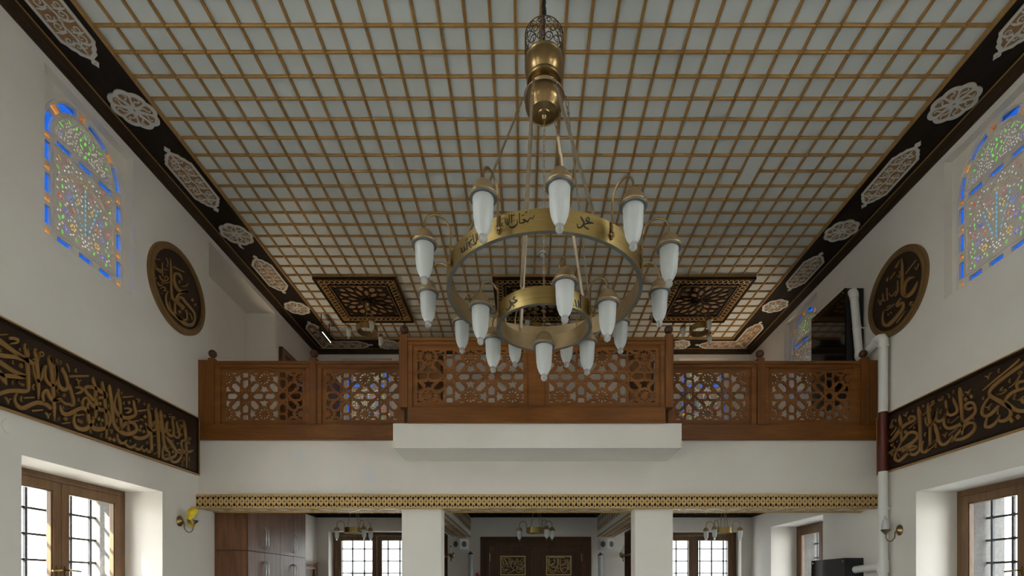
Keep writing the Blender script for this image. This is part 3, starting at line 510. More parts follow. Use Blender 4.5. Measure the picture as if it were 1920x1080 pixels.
INK_ROUND_R = 's5957,3820,5945,3813 5961,3730,5926,3708 5963,3600,5924,3577 5967,3471,5929,3450 5954,3391,5918,3386 5872,3311,5882,3355 5773,3304,5810,3351 5720,3353,5752,3384 5707,3403,5715,3410|s5758,3486,5755,3476 5829,3526,5811,3491 5895,3524,5860,3487 5928,3474,5885,3442 5938,3397,5889,3376 5894,3332,5861,3334|s5972,3368,5960,3355 6041,3343,6011,3316 6039,3298,6029,3314 5977,3279,5999,3320 5947,3286,5919,3296 5950,3249,5908,3215 6016,3214,5975,3170 6108,3187,6068,3138 6194,3180,6172,3131 6228,3201,6267,3199 6258,3274,6287,3289 6249,3361,6262,3369|s5887,3595,5897,3606 5724,3653,5733,3664|s6026,3099,6041,3115 5888,3170,5895,3178|s5829,3206,5839,3219 5778,3217,5791,3228 5825,3236,5815,3227 5816,3187,5810,3194 5768,3184,5773,3192|s5756,3589,5743,3586 5724,3536,5734,3550 5689,3590,5700,3599|s6049,3760,6065,3776 6018,3785,6034,3801 5994,3823,5982,3814 6041,3771,6027,3758|s6138,3681,6148,3692 6053,3719,6061,3728|s6190,3690,6208,3705 6175,3721,6191,3734|s6033,3659,6020,3663 5981,3608,5996,3624 5975,3684,5987,3692|s6354,3555,6341,3552 6314,3470,6314,3484 6283,3516,6295,3526|s6279,3595,6266,3589 6264,3493,6248,3489 6220,3478,6226,3490|s6205,3621,6192,3614 6199,3470,6183,3461|s6171,3531,6162,3532 6118,3464,6120,3477 6051,3473,6063,3486 6036,3488,6047,3498|s6025,3604,6013,3597 6023,3483,6005,3471 6062,3440,6051,3430|s6238,3362,6241,3373 6179,3341,6187,3355 6097,3341,6110,3358 6068,3349,6077,3360|s6195,3374,6203,3385 6130,3371,6140,3385|d6175,3295 6158,3271 6175,3268 6191,3291|d6127,3292 6111,3269 6127,3265 6143,3288'
INK_RING = 's-299,2322,-293,2318 -307,2306,-299,2306 -290,2294,-288,2298|s-281,2347,-276,2347 -278,2311,-272,2311 -261,2300,-268,2304 -261,2342,-265,2344|s-252,2363,-247,2361 -254,2316,-246,2313 -260,2303,-256,2297 -267,2308,-269,2304|s-238,2359,-231,2358 -237,2302,-230,2301|s-200,2320,-195,2319 -200,2293,-193,2288 -220,2281,-215,2271 -240,2281,-242,2274 -253,2297,-256,2296|s-186,2358,-180,2357 -184,2291,-177,2290|s-177,2288,-179,2293 -150,2289,-154,2297 -138,2308,-143,2306 -161,2315,-162,2311|s-160,2307,-157,2312 -143,2294,-142,2301 -125,2295,-129,2302 -115,2308,-119,2312 -108,2312,-107,2319 -97,2303,-99,2308 -90,2319,-94,2322 -82,2328,-85,2330|s-145,2351,-146,2356 -129,2353,-130,2358|s-113,2351,-115,2354 -107,2353,-108,2356|s-230,2346,-232,2350 -210,2352,-212,2355|s-168,2335,-169,2338 -148,2338,-149,2341|s-299,2345,-300,2348 -285,2347,-286,2351|s-220,2312,-222,2317 -213,2313,-215,2318|s-129,2284,-131,2289 -124,2286,-126,2291|s290,2321,288,2315 263,2323,257,2311 251,2327,241,2325 262,2342,259,2349 267,2338,275,2339 254,2321,260,2318|s300,2321,300,2315 252,2310,254,2301 229,2288,236,2288 243,2271,249,2280 266,2268,269,2274|s206,2338,211,2342 217,2317,227,2325 226,2303,239,2305 215,2282,223,2276 197,2269,193,2261 187,2289,183,2287|s-544,2336,-534,2333 -527,2273,-518,2270|s-514,2327,-507,2324 -506,2275,-497,2270 -522,2270,-517,2264|s-500,2327,-493,2325 -495,2279,-486,2276|s-547,2310,-540,2304 -576,2295,-562,2290 -534,2259,-534,2267 -500,2256,-503,2262|s-589,2311,-581,2309 -575,2273,-563,2272 -552,2252,-546,2255|s-605,2309,-596,2306 -602,2272,-589,2264 -616,2270,-608,2262|s-634,2303,-625,2299 -630,2272,-617,2264 -645,2270,-638,2263|s-673,2309,-660,2304 -661,2270,-646,2262 -671,2283,-675,2282|s-610,2324,-614,2329 -583,2331,-587,2335|s-567,2330,-570,2334 -552,2330,-555,2334'
INK_RING_S = 's-237,2075,-228,2067 -254,2061,-240,2058 -227,2036,-224,2045 -210,2038,-214,2046|s-215,2041,-209,2032 -242,2035,-237,2022 -270,2044,-270,2035|s-291,2063,-281,2062 -278,2031,-262,2025 -293,2011,-279,2000 -312,2002,-312,1995 -317,2018,-324,2020|s-267,2030,-257,2032 -244,1999,-235,2001|s269,2101,283,2107 274,2001,288,2006|s249,2048,260,2053 256,2007,269,2009 236,2003,236,1995|s219,2044,228,2048 230,2000,241,2002 211,2006,207,1998|s194,2042,202,2045 205,2005,214,2010'
INK_DOOR = 's-472,560,-459,562 -461,487,-448,488 -453,413,-441,415|s-469,485,-462,490 -445,447,-440,455 -388,449,-396,452 -415,507,-424,504 -424,544,-433,541|s-434,548,-423,555 -388,475,-377,481 -352,393,-340,398|s-348,565,-335,566 -343,450,-330,451|s-316,561,-303,561 -311,450,-298,451|s-331,448,-324,453 -305,414,-296,414 -331,380,-324,374|s-262,492,-265,501 -238,502,-234,510 -222,480,-213,477 -252,464,-256,456 -273,508,-281,504|s-277,543,-268,542 -286,488,-277,486 -305,424,-296,422|s-205,551,-193,552 -201,478,-188,479|s-173,556,-160,557 -169,478,-156,479|s-196,474,-193,483 -148,459,-140,461 -181,437,-180,428 -215,455,-219,447|s-132,484,-138,491 -103,512,-111,518 -85,550,-93,554|s-58,562,-46,560 -67,490,-56,485 -96,475,-100,463 -130,510,-139,501|s-141,417,-147,429 -106,435,-108,448 -65,427,-57,437 -58,398,-46,393 -92,365,-86,353 -122,364,-129,353 -138,398,-150,393|s-116,409,-116,419 -92,410,-86,417 -88,389,-80,384 -113,386,-111,377|s-472,403,-459,406 -462,356,-451,362 -420,316,-419,328 -387,345,-397,354|s-467,329,-455,333 -443,270,-442,282 -389,316,-395,328 -345,325,-347,338|s-435,383,-440,390 -410,400,-411,409 -377,392,-371,399 -359,357,-351,361|s-305,432,-296,433 -295,376,-287,379 -271,345,-274,354 -241,393,-249,398|s-237,408,-234,420 -203,400,-195,410 -187,368,-174,368 -204,344,-194,337|s-332,299,-323,308 -299,270,-301,283 -251,307,-257,318 -211,324,-224,320 -261,346,-266,334|s-205,319,-194,325 -173,270,-170,282 -105,289,-110,300 -58,317,-65,328|s-184,344,-178,355 -144,325,-143,338 -61,334,-62,347|s-377,282,-370,288 -351,253,-351,262 -337,284,-346,287|d-75,284 -64,270 -75,259 -86,273|s-473,538,-476,547 -419,561,-420,570 -356,556,-355,565|s-167,414,-158,414 -171,359,-162,358|s-410,428,-410,437 -355,428,-355,437|s-252,428,-257,436 -206,456,-211,464|s415,542,427,543 424,450,437,451 424,339,437,342 458,280,467,290 508,265,508,278 567,280,559,290 592,328,581,334|s438,560,450,561 447,450,460,451 451,417,455,429 520,426,515,438 550,455,540,464|s448,355,458,363 487,307,493,319 547,307,543,319 588,351,576,348 528,383,525,371 488,374,491,362|s542,509,530,503 529,518,524,530 553,512,564,518 549,482,559,474 496,447,502,436 451,429,456,417|s598,542,611,543 603,404,616,405 608,340,620,341|s621,542,634,543 626,414,639,414|s653,542,666,543 658,423,671,423 658,359,671,359|s761,501,752,492 741,509,735,521 769,502,780,509 761,474,770,464 707,447,713,436 661,409,668,419 740,417,736,429 779,446,771,456|s659,356,670,361 687,290,697,299 739,270,737,283 789,300,779,307 803,362,792,356 747,379,747,366 697,364,705,354 677,325,689,319|s796,542,809,543 805,358,818,360 841,339,828,341 845,524,833,524|s454,560,452,571 526,569,527,580 591,555,591,566 655,565,655,576 737,555,739,566|s602,280,598,291 628,289,627,300 654,284,656,295|s580,373,583,381 627,354,628,363 666,364,663,372|s455,382,451,391 499,400,499,409 590,382,592,391|s811,446,811,455 848,446,848,455|d481,512 490,500 481,490 471,502|d540,549 550,537 540,527 531,539|d577,411 587,399 577,389 568,401|d697,517 706,505 697,495 687,507|d756,549 766,537 756,527 747,539|d724,347 734,335 724,325 715,337|d784,416 793,404 784,394 774,406|d628,333 637,321 628,311 618,323'

# ------------------------------------------------------------------ the setting: walls, ceilings, gallery
def wall_sheet(mb, fn, u0, u1, v0, v1, holes, t):
    """wall of thickness t (outward = negative w) with rectangular openings"""
    us = sorted({u0, u1} | {h[0] for h in holes} | {h[1] for h in holes})
    vs = sorted({v0, v1} | {h[2] for h in holes} | {h[3] for h in holes})
    def solid(i, j):
        if i < 0 or j < 0 or i >= len(us) - 1 or j >= len(vs) - 1: return False
        cu = (us[i] + us[i + 1]) / 2; cv = (vs[j] + vs[j + 1]) / 2
        return not any(h[0] < cu < h[1] and h[2] < cv < h[3] for h in holes)
    for i in range(len(us) - 1):
        for j in range(len(vs) - 1):
            if not solid(i, j): continue
            a, b, c, d = us[i], us[i + 1], vs[j], vs[j + 1]
            v = [fn(a, c, 0), fn(b, c, 0), fn(b, d, 0), fn(a, d, 0), fn(a, c, -t), fn(b, c, -t), fn(b, d, -t), fn(a, d, -t)]
            fs = [(0, 1, 2, 3), (7, 6, 5, 4)]
            if not solid(i, j - 1): fs.append((0, 4, 5, 1))
            if not solid(i + 1, j): fs.append((1, 5, 6, 2))
            if not solid(i, j + 1): fs.append((2, 6, 7, 3))
            if not solid(i - 1, j): fs.append((3, 7, 4, 0))
            mb.add(v, fs, 0)

def liner(mb, fn, h, t, dmid, dout):
    """deep reveal behind an opening: plaster up to the window frame, stone outside it"""
    a, b, c, d = h; k = 0.14
    for (w0, w1, m) in ((-t, -dmid, 0), (-dmid, -dout, 1)):
        mb.mbox(fn, (a - k, c - k, w1), (a, d + k, w0), m)
        mb.mbox(fn, (b, c - k, w1), (b + k, d + k, w0), m)
        mb.mbox(fn, (a, c - k, w1), (b, c, w0), m)
        mb.mbox(fn, (a, d, w1), (b, d + k, w0), m)

T = 0.18
LOW_L = [(y - 0.805, y + 0.805, -0.8, 1.07) for y in (4.963, 1.54, -1.88)]
UP_L = [(y - 0.4925, y + 0.4925, 3.015, 4.46) for y in (4.85, 1.43, -1.99)]
NICHE = (6.61, 8.36, 1.86, 4.465)
LOW_R = [(y - 0.805, y + 0.805, -0.8, 1.07) for y in (4.963, 8.385, 1.54, -1.88)]
UP_R = [(y - 0.4925, y + 0.4925, 3.015, 4.46) for y in (4.89, 8.23, 1.47, -1.95)]
LOW_B = [(-3.865, -2.115, -0.8, 1.083), (2.50, 4.198, -0.8, 1.083)]
UP_B = [(x - 0.4925, x + 0.4925, 3.015, 4.46) for x in (-3.12, 3.48)]
DOOR = (-0.885, 1.25, -1.55, 0.958)

mb = MB(); wall_sheet(mb, on_left, -4, YB + T, -1.55, 4.85, LOW_L + UP_L + [NICHE], T)
for h in LOW_L: liner(mb, on_left, h, T, 0.46, 0.84)
a, b, c, d = NICHE
mb.mbox(on_left, (a - .1, c - .1, -0.47), (a, d + .1, -T)); mb.mbox(on_left, (b, c - .1, -0.47), (b + .1, d + .1, -T))
mb.mbox(on_left, (a, c - .1, -0.47), (b, c, -T)); mb.mbox(on_left, (a, d, -0.47), (b, d + .1, -T)); mb.mbox(on_left, (a - .1, c - .1, -0.6), (b + .1, d + .1, -0.47))
tag(mb.build('wall_left', [M['plaster'], M['stone']], fix=False), 'warm white plaster wall on the left with deep window recesses', kind='structure')
mb = MB(); wall_sheet(mb, on_right, -4, YB + T, -1.55, 4.85, LOW_R + UP_R, T)
for h in LOW_R: liner(mb, on_right, h, T, 0.50, 1.0)
tag(mb.build('wall_right', [M['plaster'], M['stone']], fix=False), 'warm white plaster wall on the right with deep window recesses', kind='structure')
mb = MB(); wall_sheet(mb, on_back, XL - T, XR + T, -1.55, 4.85, LOW_B + UP_B + [DOOR], T)
for h in LOW_B: liner(mb, on_back, h, T, 0.36, 0.8)
tag(mb.build('wall_back', [M['plaster'], M['stone']], fix=False), 'far plaster wall behind the gallery', kind='structure')
tag(MB().box(XL - T, XR + T, -4 - T, -4, 0, 4.85 + E).build('wall_front', M['plaster']), kind='structure')
tag(MB().box(XL - T, XR + T, -4 - T, YB + T, -0.2, 0).build('floor', M['carpet']), kind='structure')
tag(MB().box(-80, 80, -60, 120, -0.6, -0.4).build('ground', M['ground']), kind='structure')

# main ceiling: white boards behind a lattice of gold battens
GX0, GDX, GY0, GDY = -0.0896, 0.207, 4.235, 0.2121
BX0, BX1, BY1 = -3.578, 3.845, GY0 + 25 * GDY
ceil = tag(MB().box(XL - T, XR + T, -4 - T, YB + T, HC + E, HC + E + 0.2).build('ceiling', M['ceiling_white']), 'white boarded ceiling divided by gold battens', kind='structure')
mb = MB()
def batten(x0, x1, y0, y1):
    b = 0.0125; h0 = HC + E + 0.005; h1 = HC + E - 0.020
    if abs(x1 - x0) > abs(y1 - y0):
        pr = [(-b, h0), (-b, h1 + .006), (-b * .5, h1), (b * .5, h1), (b, h1 + .006), (b, h0)]
        v = [(x0, y0 + p, z) for p, z in pr] + [(x1, y0 + p, z) for p, z in pr]
    else:
        pr = [(-b, h0), (-b, h1 + .006), (-b * .5, h1), (b * .5, h1), (b, h1 + .006), (b, h0)]
        v = [(x0 + p, y0, z) for p, z in pr] + [(x0 + p, y1, z) for p, z in pr]
    n = 6
    mb.add(v, [(k, (k + 1) % n, (k + 1) % n + n, k + n) for k in range(n)] + [tuple(range(n)), tuple(range(2 * n - 1, n - 1, -1))])
for k in range(-38, 25):
    y = GY0 + k * GDY
    if k == 7:                              # one short length of batten is missing here
        batten(BX0, GX0 + 12 * GDX, y, y); batten(GX0 + 13 * GDX, BX1, y, y)
    else:
        batten(BX0, BX1, y, y)
for k in range(-16, 19):
    batten(GX0 + k * GDX, GX0 + k * GDX, -4, BY1)
mb.build('batten_grid', M['gold'], ceil)

# dark border board with gold fillets, and the stepped cornice under it
HB = 4.62
mb = MB()
mb.box(XL, BX0, -4, YB, HB + E, HC + E + .001); mb.box(BX1, XR, -4, YB, HB + E, HC + E + .001); mb.box(BX0, BX1, BY1, YB, HB + E, HC + E + .001)
border = tag(mb.build('trim_1', M['darkwood']), 'dark brown border board around the ceiling lattice', kind='structure')
mb = MB(); r = 0.009
mb.box(BX0 - r, BX0 + r, -4, BY1 + r, HB + E - .012, HC + E); mb.box(BX1 - r, BX1 + r, -4, BY1 + r, HB + E - .012, HC + E); mb.box(BX0, BX1, BY1 - r, BY1 + r, HB + E - .012, HC + E)
mb.box(XL + .075, XL + .087, -4, YB - .08, HB + E - .008, HB + E); mb.box(XR - .087, XR - .075, -4, YB - .08, HB + E - .008, HB + E); mb.box(XL + .075, XR - .075, YB - .087, YB - .075, HB + E - .008, HB + E)
mb.build('gold_fillet', M['gold'], border)
prof = [(0, 4.535), (.018, 4.535), (.022, 4.552), (.034, 4.556), (.038, 4.578), (.052, 4.584), (.056, 4.603), (.072, 4.608), (.076, HB), (0, HB)]
prof = [(p, h + E) for p, h in prof]
mb = MB()
mb.sweep(prof, [((XL, -4), (1, 0)), ((XL, YB), (1, -1)), ((XR, YB), (-1, -1)), ((XR, -4), (-1, 0))])
tag(mb.build('trim_2', M['cornicewood']), 'stepped dark brown cornice where walls meet ceiling', kind='structure')

# gallery: columns, beam, slab, projecting balcony
for nm, x0, x1 in (('column', -1.56, -1.067), ('column', 1.36, 1.833)):
    tag(MB().box(x0, x1, 6.41, 6.66, 0, 0.98 + E).build(nm, M['plaster']), kind='structure',
        label='square plaster column under the gallery, left one' if x0 < 0 else 'square plaster column under the gallery, right one')
tag(MB().box(XL, XR, 6.40, 6.72, 0.985 + E, 1.835 + E).build('gallery_beam', M['plaster']), 'wide plaster beam carrying the gallery front', kind='structure')
tag(MB().box(XL, XR, 6.72, YB, 1.44 + E, 1.835 + E).build('gallery_floor', M['plaster']), kind='structure')
tag(MB().box(-1.507, 1.754, 5.786, 6.40, 1.567 + E, 1.845 + E).build('balcony_floor', M['plaster']), 'white plaster balcony block projecting from the gallery beam', kind='structure')
# white boards and battens of the low ceiling
mb = MB()
mb.box(XL, XR, 6.72, YB, 1.425 + E, 1.44 + E, 0)
lowc = tag(mb.build('ceiling_low', M['ceiling_white']), 'white boarded ceiling under the gallery', kind='structure')
mb = MB()
k = -4.0
while k < 4.3:
    mb.box(k - .012, k + .012, 6.72, YB, 1.41 + E, 1.425 + E); k += 0.207
k = 6.9
while k < 9.9:
    mb.box(XL, XR, k - .012, k + .012, 1.412 + E, 1.425 + E); k += 0.212
mb.build('batten_grid', M['gold'], lowc)
prof = [(0, 1.352), (.02, 1.352), (.03, 1.375), (.06, 1.38), (.07, 1.40), (.16, 1.405), (.16, 1.425), (0, 1.425)]
prof = [(p, h + E) for p, h in prof]
mb = MB()
for x0, x1 in ((XL, -1.42), (-1.09, 1.385), (1.70, XR)):
    mb.sweep(prof, [((x0, 6.72), (1, 0)), ((x0, YB), (1, -1)), ((x1, YB), (-1, -1)), ((x1, 6.72), (-1, 0))])
tag(mb.build('trim_3', M['darkwood']), 'dark brown cornice of the low ceiling', kind='structure')

# gold fretwork fascia along the beam, with an interlaced soffit
def fret_map(u, v, w): return (u, 6.36 - w, v + E)
X0, X1 = XL, XR - 0.005
mb = MB()
mb.box(X0, X1, 6.362, 6.40, 0.972 + E, 1.142 + E, 1)
mb.box(X0, X1, 6.352, 6.40, 1.135 + E, 1.147 + E, 0)
nrep = 130; p = (X1 - X0) / nrep
cw = p
tre = lambda cx, cy, s: [(cx, cy - .024 * s), (cx + .008, cy - .010 * s), (cx + .0165, cy + .003 * s), (cx + .015, cy + .013 * s), (cx + .004, cy + .012 * s),
                         (cx, cy + .020 * s), (cx - .004, cy + .012 * s), (cx - .015, cy + .013 * s), (cx - .0165, cy + .003 * s), (cx - .008, cy - .010 * s)]
dia = lambda cx, cy, r: [(cx + r, cy), (cx + r * .35, cy + r * .35), (cx, cy + r), (cx - r * .35, cy + r * .35), (cx - r, cy), (cx - r * .35, cy - r * .35), (cx, cy - r), (cx + r * .35, cy - r * .35)]
for i in range(nrep):
    u = X0 + i * p
    tri = lambda g: [(u + .050 - .012, 1.058 + g * .068), (u + .050, 1.058 + g * .034), (u + .050 + .012, 1.058 + g * .068)]
    holes = [tre(u + .018, 1.098, 1.3), tre(u + .018, 1.018, -1.3), dia(u + .018, 1.058, .006), dia(u + .050, 1.058, .0145), tri(1), tri(-1)]
    mb.prism(fret_map, rect(u, u + p, 0.975, 1.140), holes, 0, 0.010, 0, back=False)
tag(mb.build('trim_4', [M['goldband'], M['darkwood']], fix=False), 'gold pierced fretwork fascia along the beam', kind='structure')

def interlace(mb, fn, u0, u1, vc, amp, period, wid, w0, w1):
    n = max(8, int((u1 - u0) / period * 12))
    for ph in (0, PI):
        pts = [(u0 + (u1 - u0) * i / n, vc + amp * math.sin(2 * PI * (u1 - u0) * i / n / period + ph), wid) for i in range(n + 1)]
        mb.curve(fn, pts, w0, w1, sub=1)
mb = MB()
def soff(u, v, w): return (u, v, 0.985 + E - w)
mb.box(X0, X1, 6.362, 6.382, .968 + E, .986 + E); mb.box(X0, X1, 6.70, 6.722, .968 + E, .986 + E)
interlace(mb, soff, X0 + .02, X1 - .02, 6.54, 0.12, 0.55, 0.028, 0, 0.010)
tag(mb.build('trim_5', M['goldband']), 'interlaced gold ornament under the beam', kind='structure')

for nm, xa, xb in (('left', -1.42, -1.09), ('right', 1.385, 1.70)):
    cb = tag(MB().box(xa, xb, 6.72, YB, 0.975 + E, 1.43 + E).build('gallery_cross_beam', M['ceiling_white']), 'white cross beam with gold interlace, ' + nm + ' of the door', kind='structure')
    mb = MB()
    xi, sg = (xb, 1) if xb < 0 else (xa, -1)
    fs = lambda u, v, w, xi=xi, sg=sg: (xi + sg * w, u, v + E)
    interlace(mb, fs, 6.75, 9.98, 1.20, 0.12, 0.40, 0.022, 0, .008)
    fb = lambda u, v, w: (v, u, 0.975 + E - w)
    interlace(mb, fb, 6.75, 9.98, (xa + xb) / 2, 0.10, 0.40, 0.022, 0, .008)
    mb.box(xa - .004, xa + .018, 6.72, YB, .967 + E, .993 + E); mb.box(xb - .018, xb + .004, 6.72, YB, .967 + E, .993 + E)
    mb.build('interlace', M['gold'], cb)

# daylight portals in the openings (they only guide sampling of the sky)
def portal(fn, h, w):
    L = bpy.data.lights.new('window_daylight', 'AREA'); L.shape = 'RECTANGLE'
    L.size = h[1] - h[0]; L.size_y = h[3] - h[2]; L.energy = 1
    L.cycles.is_portal = True
    o = bpy.data.objects.new('window_daylight', L); COL.objects.link(o)
    c = Vector(fn((h[0] + h[1]) / 2, (h[2] + h[3]) / 2, w)); q = Vector(fn((h[0] + h[1]) / 2, (h[2] + h[3]) / 2, w + 1))
    o.location = c
    o.rotation_euler = (q - c).to_track_quat('-Z', 'Z').to_euler()
for h in LOW_L: portal(on_left, h, -0.52)
for h in LOW_R: portal(on_right, h, -0.56)
for h in LOW_B: portal(on_back, h, -0.42)

# ------------------------------------------------------------------ timber windows with iron grilles
WN = [0]
def low_window(fn, h, d, dg, label):
    """two-sash timber window in the reveal h, frame at depth d, grille at depth dg"""
    WN[0] += 1
    a, b, c, t = h; uc = (a + b) / 2
    root = thing('window_%d' % WN[0], fn(uc, c, -d), label, None, None, 'structure')
    f = MB(); k = 0.065; w0, w1 = -d - .07, -d
    f.mbox(fn, (a, c, w0), (a + k, t, w1)); f.mbox(fn, (b - k, c, w0), (b, t, w1)); f.mbox(fn, (a + k, t - k, w0), (b - k, t, w1)); f.mbox(fn, (a + k, c, w0), (b - k, c + k, w1))
    f.mbox(fn, (a + k * .6, c, w1), (a + k, t - k * .6, w1 + .012)); f.mbox(fn, (b - k, c, w1), (b - k * .6, t - k * .6, w1 + .012)); f.mbox(fn, (a + k * .6, t - k, w1), (b - k * .6, t - k * .6, w1 + .012))
    f.build('frame', M['framewood'], root, bevel=.004)
    for s0, s1, hs in ((a + k + .004, uc - .003, 1), (uc + .003, b - k - .004, -1)):
        m = MB(); q = 0.082; z0, z1 = c + k + .004, t - k - .004; v0, v1 = -d - .055, -d + .014
        m.mbox(fn, (s0, z0, v0), (s0 + q, z1, v1)); m.mbox(fn, (s1 - q, z0, v0), (s1, z1, v1)); m.mbox(fn, (s0 + q, z1 - q, v0), (s1 - q, z1, v1)); m.mbox(fn, (s0 + q, z0, v0), (s1 - q, z0 + q, v1))
        e = .012
        m.mbox(fn, (s0 + q, z0 + q, v0 + .01), (s0 + q + e, z1 - q, v1 - .012)); m.mbox(fn, (s1 - q - e, z0 + q, v0 + .01), (s1 - q, z1 - q, v1 - .012)); m.mbox(fn, (s0 + q, z1 - q - e, v0 + .01), (s1 - q, z1 - q, v1 - .012))
        sa = m.build('sash', M['framewood'], root, bevel=.004)
        MB().mbox(fn, (s0 + q, z0 + q, -d - .032), (s1 - q, z1 - q, -d - .026)).build('pane', M['pane'], sa)
        g = MB(); hu = (s1 - q / 2) if hs > 0 else (s0 + q / 2); hv = 0.13
        g.mbox(fn, (hu - .013, hv - .07, v1), (hu + .013, hv + .07, v1 + .008))
        g.tube([fn(hu, hv + .03, v1), fn(hu, hv + .03, v1 + .045), fn(hu - hs * .02, hv + .028, v1 + .055), fn(hu - hs * .11, hv + .02, v1 + .055)], .009, 8)
        g.build('handle', M['brass'], sa, smooth=40)
    g = MB(); w = -dg; st = 0.245
    n = int((b - a) / st); u0 = uc - st * n / 2
    us = [u0 + st * i for i in range(n + 1)]; vs = []
    v = t - 0.30
    while v > c + .1: vs.append(v); v -= st * 1.03
    for u in us: g.mbox(fn, (u - .012, c, w - .012), (u + .012, t, w + .012))
    for v in vs:
        g.mbox(fn, (a, v - .011, w - .011), (b, v + .011, w + .011))
        for u in us:
            p = fn(u, v, w); g.sphere(p, .025, 8)
    g.build('iron_grille', M['iron'], root)
    return root
low_window(on_left, LOW_L[0], .42, .76, 'two-sash brown timber window in the left wall below the calligraphy board')
low_window(on_right, LOW_R[0], .46, .80, 'two-sash brown timber window in the right wall at the picture edge')
low_window(on_right, LOW_R[1], .46, .80, 'brown timber window under the gallery behind the black unit')
low_window(on_back, LOW_B[0], .25, .62, 'far brown timber window left of the entrance door')
low_window(on_back, LOW_B[1], .25, .62, 'far brown timber window right of the entrance door')

# ------------------------------------------------------------------ stained gypsum windows
SW, SH = 0.985, 1.445
def stained_proto():
    """pierced gypsum panel (u 0..SW, v 0..SH) with coloured glass set at its back"""
    uc = SW / 2 + .012
    pieces = []; taken = []
    def add(col, poly): pieces.append((col, poly))
    def bnd(poly):
        cx = sum(p[0] for p in poly) / len(poly); cy = sum(p[1] for p in poly) / len(poly)
        return cx, cy, max(math.hypot(p[0] - cx, p[1] - cy) for p in poly)
    def try_add(col, poly, pad=.004):
        x, y, r = bnd(poly)
        if y > vs and any(math.hypot(q[0] - uc, q[1] - vs - .045) > .318 or q[1] < vs + .05 for q in poly): return False
        if y < vs and any(abs(q[0] - uc) > .329 or not .149 < q[1] < .901 for q in poly): return False
        for (a, b, c) in taken:
            if math.hypot(a - x, b - y) < c + r + pad: return False
        taken.append((x, y, r)); pieces.append((col, poly)); return True
    vs = 0.955; R0, R1 = 0.358, 0.42
    v = 0.135
    for side in (-1, 1):
        x0, x1 = sorted((uc + side * R0, uc + side * R1))
        add('orange', rect(x0 + .006, x1 - .006, 0.075, 0.115))
        y = .155
        for i in range(3):
            add('blue', rect(x0, x1, y, y + .165)); add('orange', rect(x0 + .006, x1 - .006, y + .20, y + .245)); y += .28
    for i in range(3):
        c = uc + (i - 1) * .225
        add('blue', rect(c - .072, c + .072, 0.07, 0.12)); add('blue', rect(c - .078, c + .078, vs - .03, vs + .018))
    ang = 5.0
    for i in range(7):
        w = 30 if i % 2 == 0 else 9.5
        aa = [math.radians(ang + w * k / 6) for k in range(7)]
        add('blue' if i % 2 == 0 else 'orange', [(uc + R1 * math.cos(q), vs + .04 + R1 * math.sin(q) * 1.02) for q in aa] + [(uc + R0 * math.cos(q), vs + .04 + R0 * math.sin(q) * 1.02) for q in reversed(aa)])
        ang += w + 5.2
    NB = [len(pieces)]
    rnd = random.Random(5)
    leaf = lambda x, y, a, l, w: [(x + l * math.cos(t) * math.cos(a) - w * math.sin(t) * math.sin(a), y + l * math.cos(t) * math.sin(a) + w * math.sin(t) * math.cos(a)) for t in [2 * PI * k / 8 for k in range(8)]]
    # lunette: green vine among clear beads
    yb = vs + .075
    for s in (-1, 1):
        for i in range(6):
            t = i / 5
            x = uc + s * (.04 + .21 * t); y = yb + .05 + .16 * math.sin(2.4 * t + .3)
            try_add('green', leaf(x, y, s * (1.0 - .6 * t), .026, .011)); try_add('green', leaf(x + s * .01, y + .055, s * 2.0, .022, .010))
        try_add('violet', circle(uc + s * .255, yb + .035, .012, 6))
    for i in range(4): try_add('green', leaf(uc, yb + .03 + i * .062, PI / 2 + (i % 2 - .5), .024, .012))
    for k in range(33):
        q = PI * (k + .5) / 33
        for rr in (.300, .277): try_add('white', circle(uc + rr * math.cos(q), vs + .055 + rr * math.sin(q), .0068, 5), .002)
    for i in range(420):
        q = rnd.uniform(0, PI); rr = .27 * math.sqrt(rnd.random())
        x, y = uc + rr * math.cos(q), vs + .065 + rr * math.sin(q)
        if y > yb: try_add('white', circle(x, y, .0080, 5), .003)
    # lower field: cusped arch, vase, stems and flowers
    def arch(x): x = abs(x); return .62 + .20 * math.sqrt(max(0, 1 - (x / .30) ** 1.3)) - .03 * abs(math.sin(x * 21))
    for k in range(31):
        x = -.285 + .57 * k / 30
        try_add('orange', circle(uc + x, min(.895, arch(x) - .0), .0062, 5), .002)
    for s in (-1, 1):
        for k in range(22): try_add('orange', circle(uc + s * .318, .165 + .021 * k, .0055, 5), .002)
    for k in range(29): try_add('orange', circle(uc - .29 + .58 * k / 28, .160, .0055, 5), .002)
    for (x, y) in ((0, .215), (-.02, .24), (.02, .24), (0, .265), (-.035, .268), (.035, .268)): try_add('white', circle(uc + x, y, .0105, 6))
    for s in (-1, 1):
        try_add('orange', leaf(uc + s * .05, .225, s * 1.1, .022, .008)); try_add('orange', leaf(uc + s * .058, .28, s * 1.6, .02, .008))
    for k in range(10): try_add('sky', rect(uc - .007, uc + .007, .315 + k * .045, .345 + k * .045))
    for s in (-1, 1):
        for k in range(7): try_add('sky', leaf(uc + s * (.03 + .018 * k), .335 + .052 * k, s * 1.1, .017, .008))
    def flower(x, y, c1, c2, r=.024):
        if try_add(c2, circle(x, y, .008, 6)):
            for k in range(6): try_add(c1, circle(x + r * math.cos(k * PI / 3), y + r * math.sin(k * PI / 3), .0092, 6), .001)
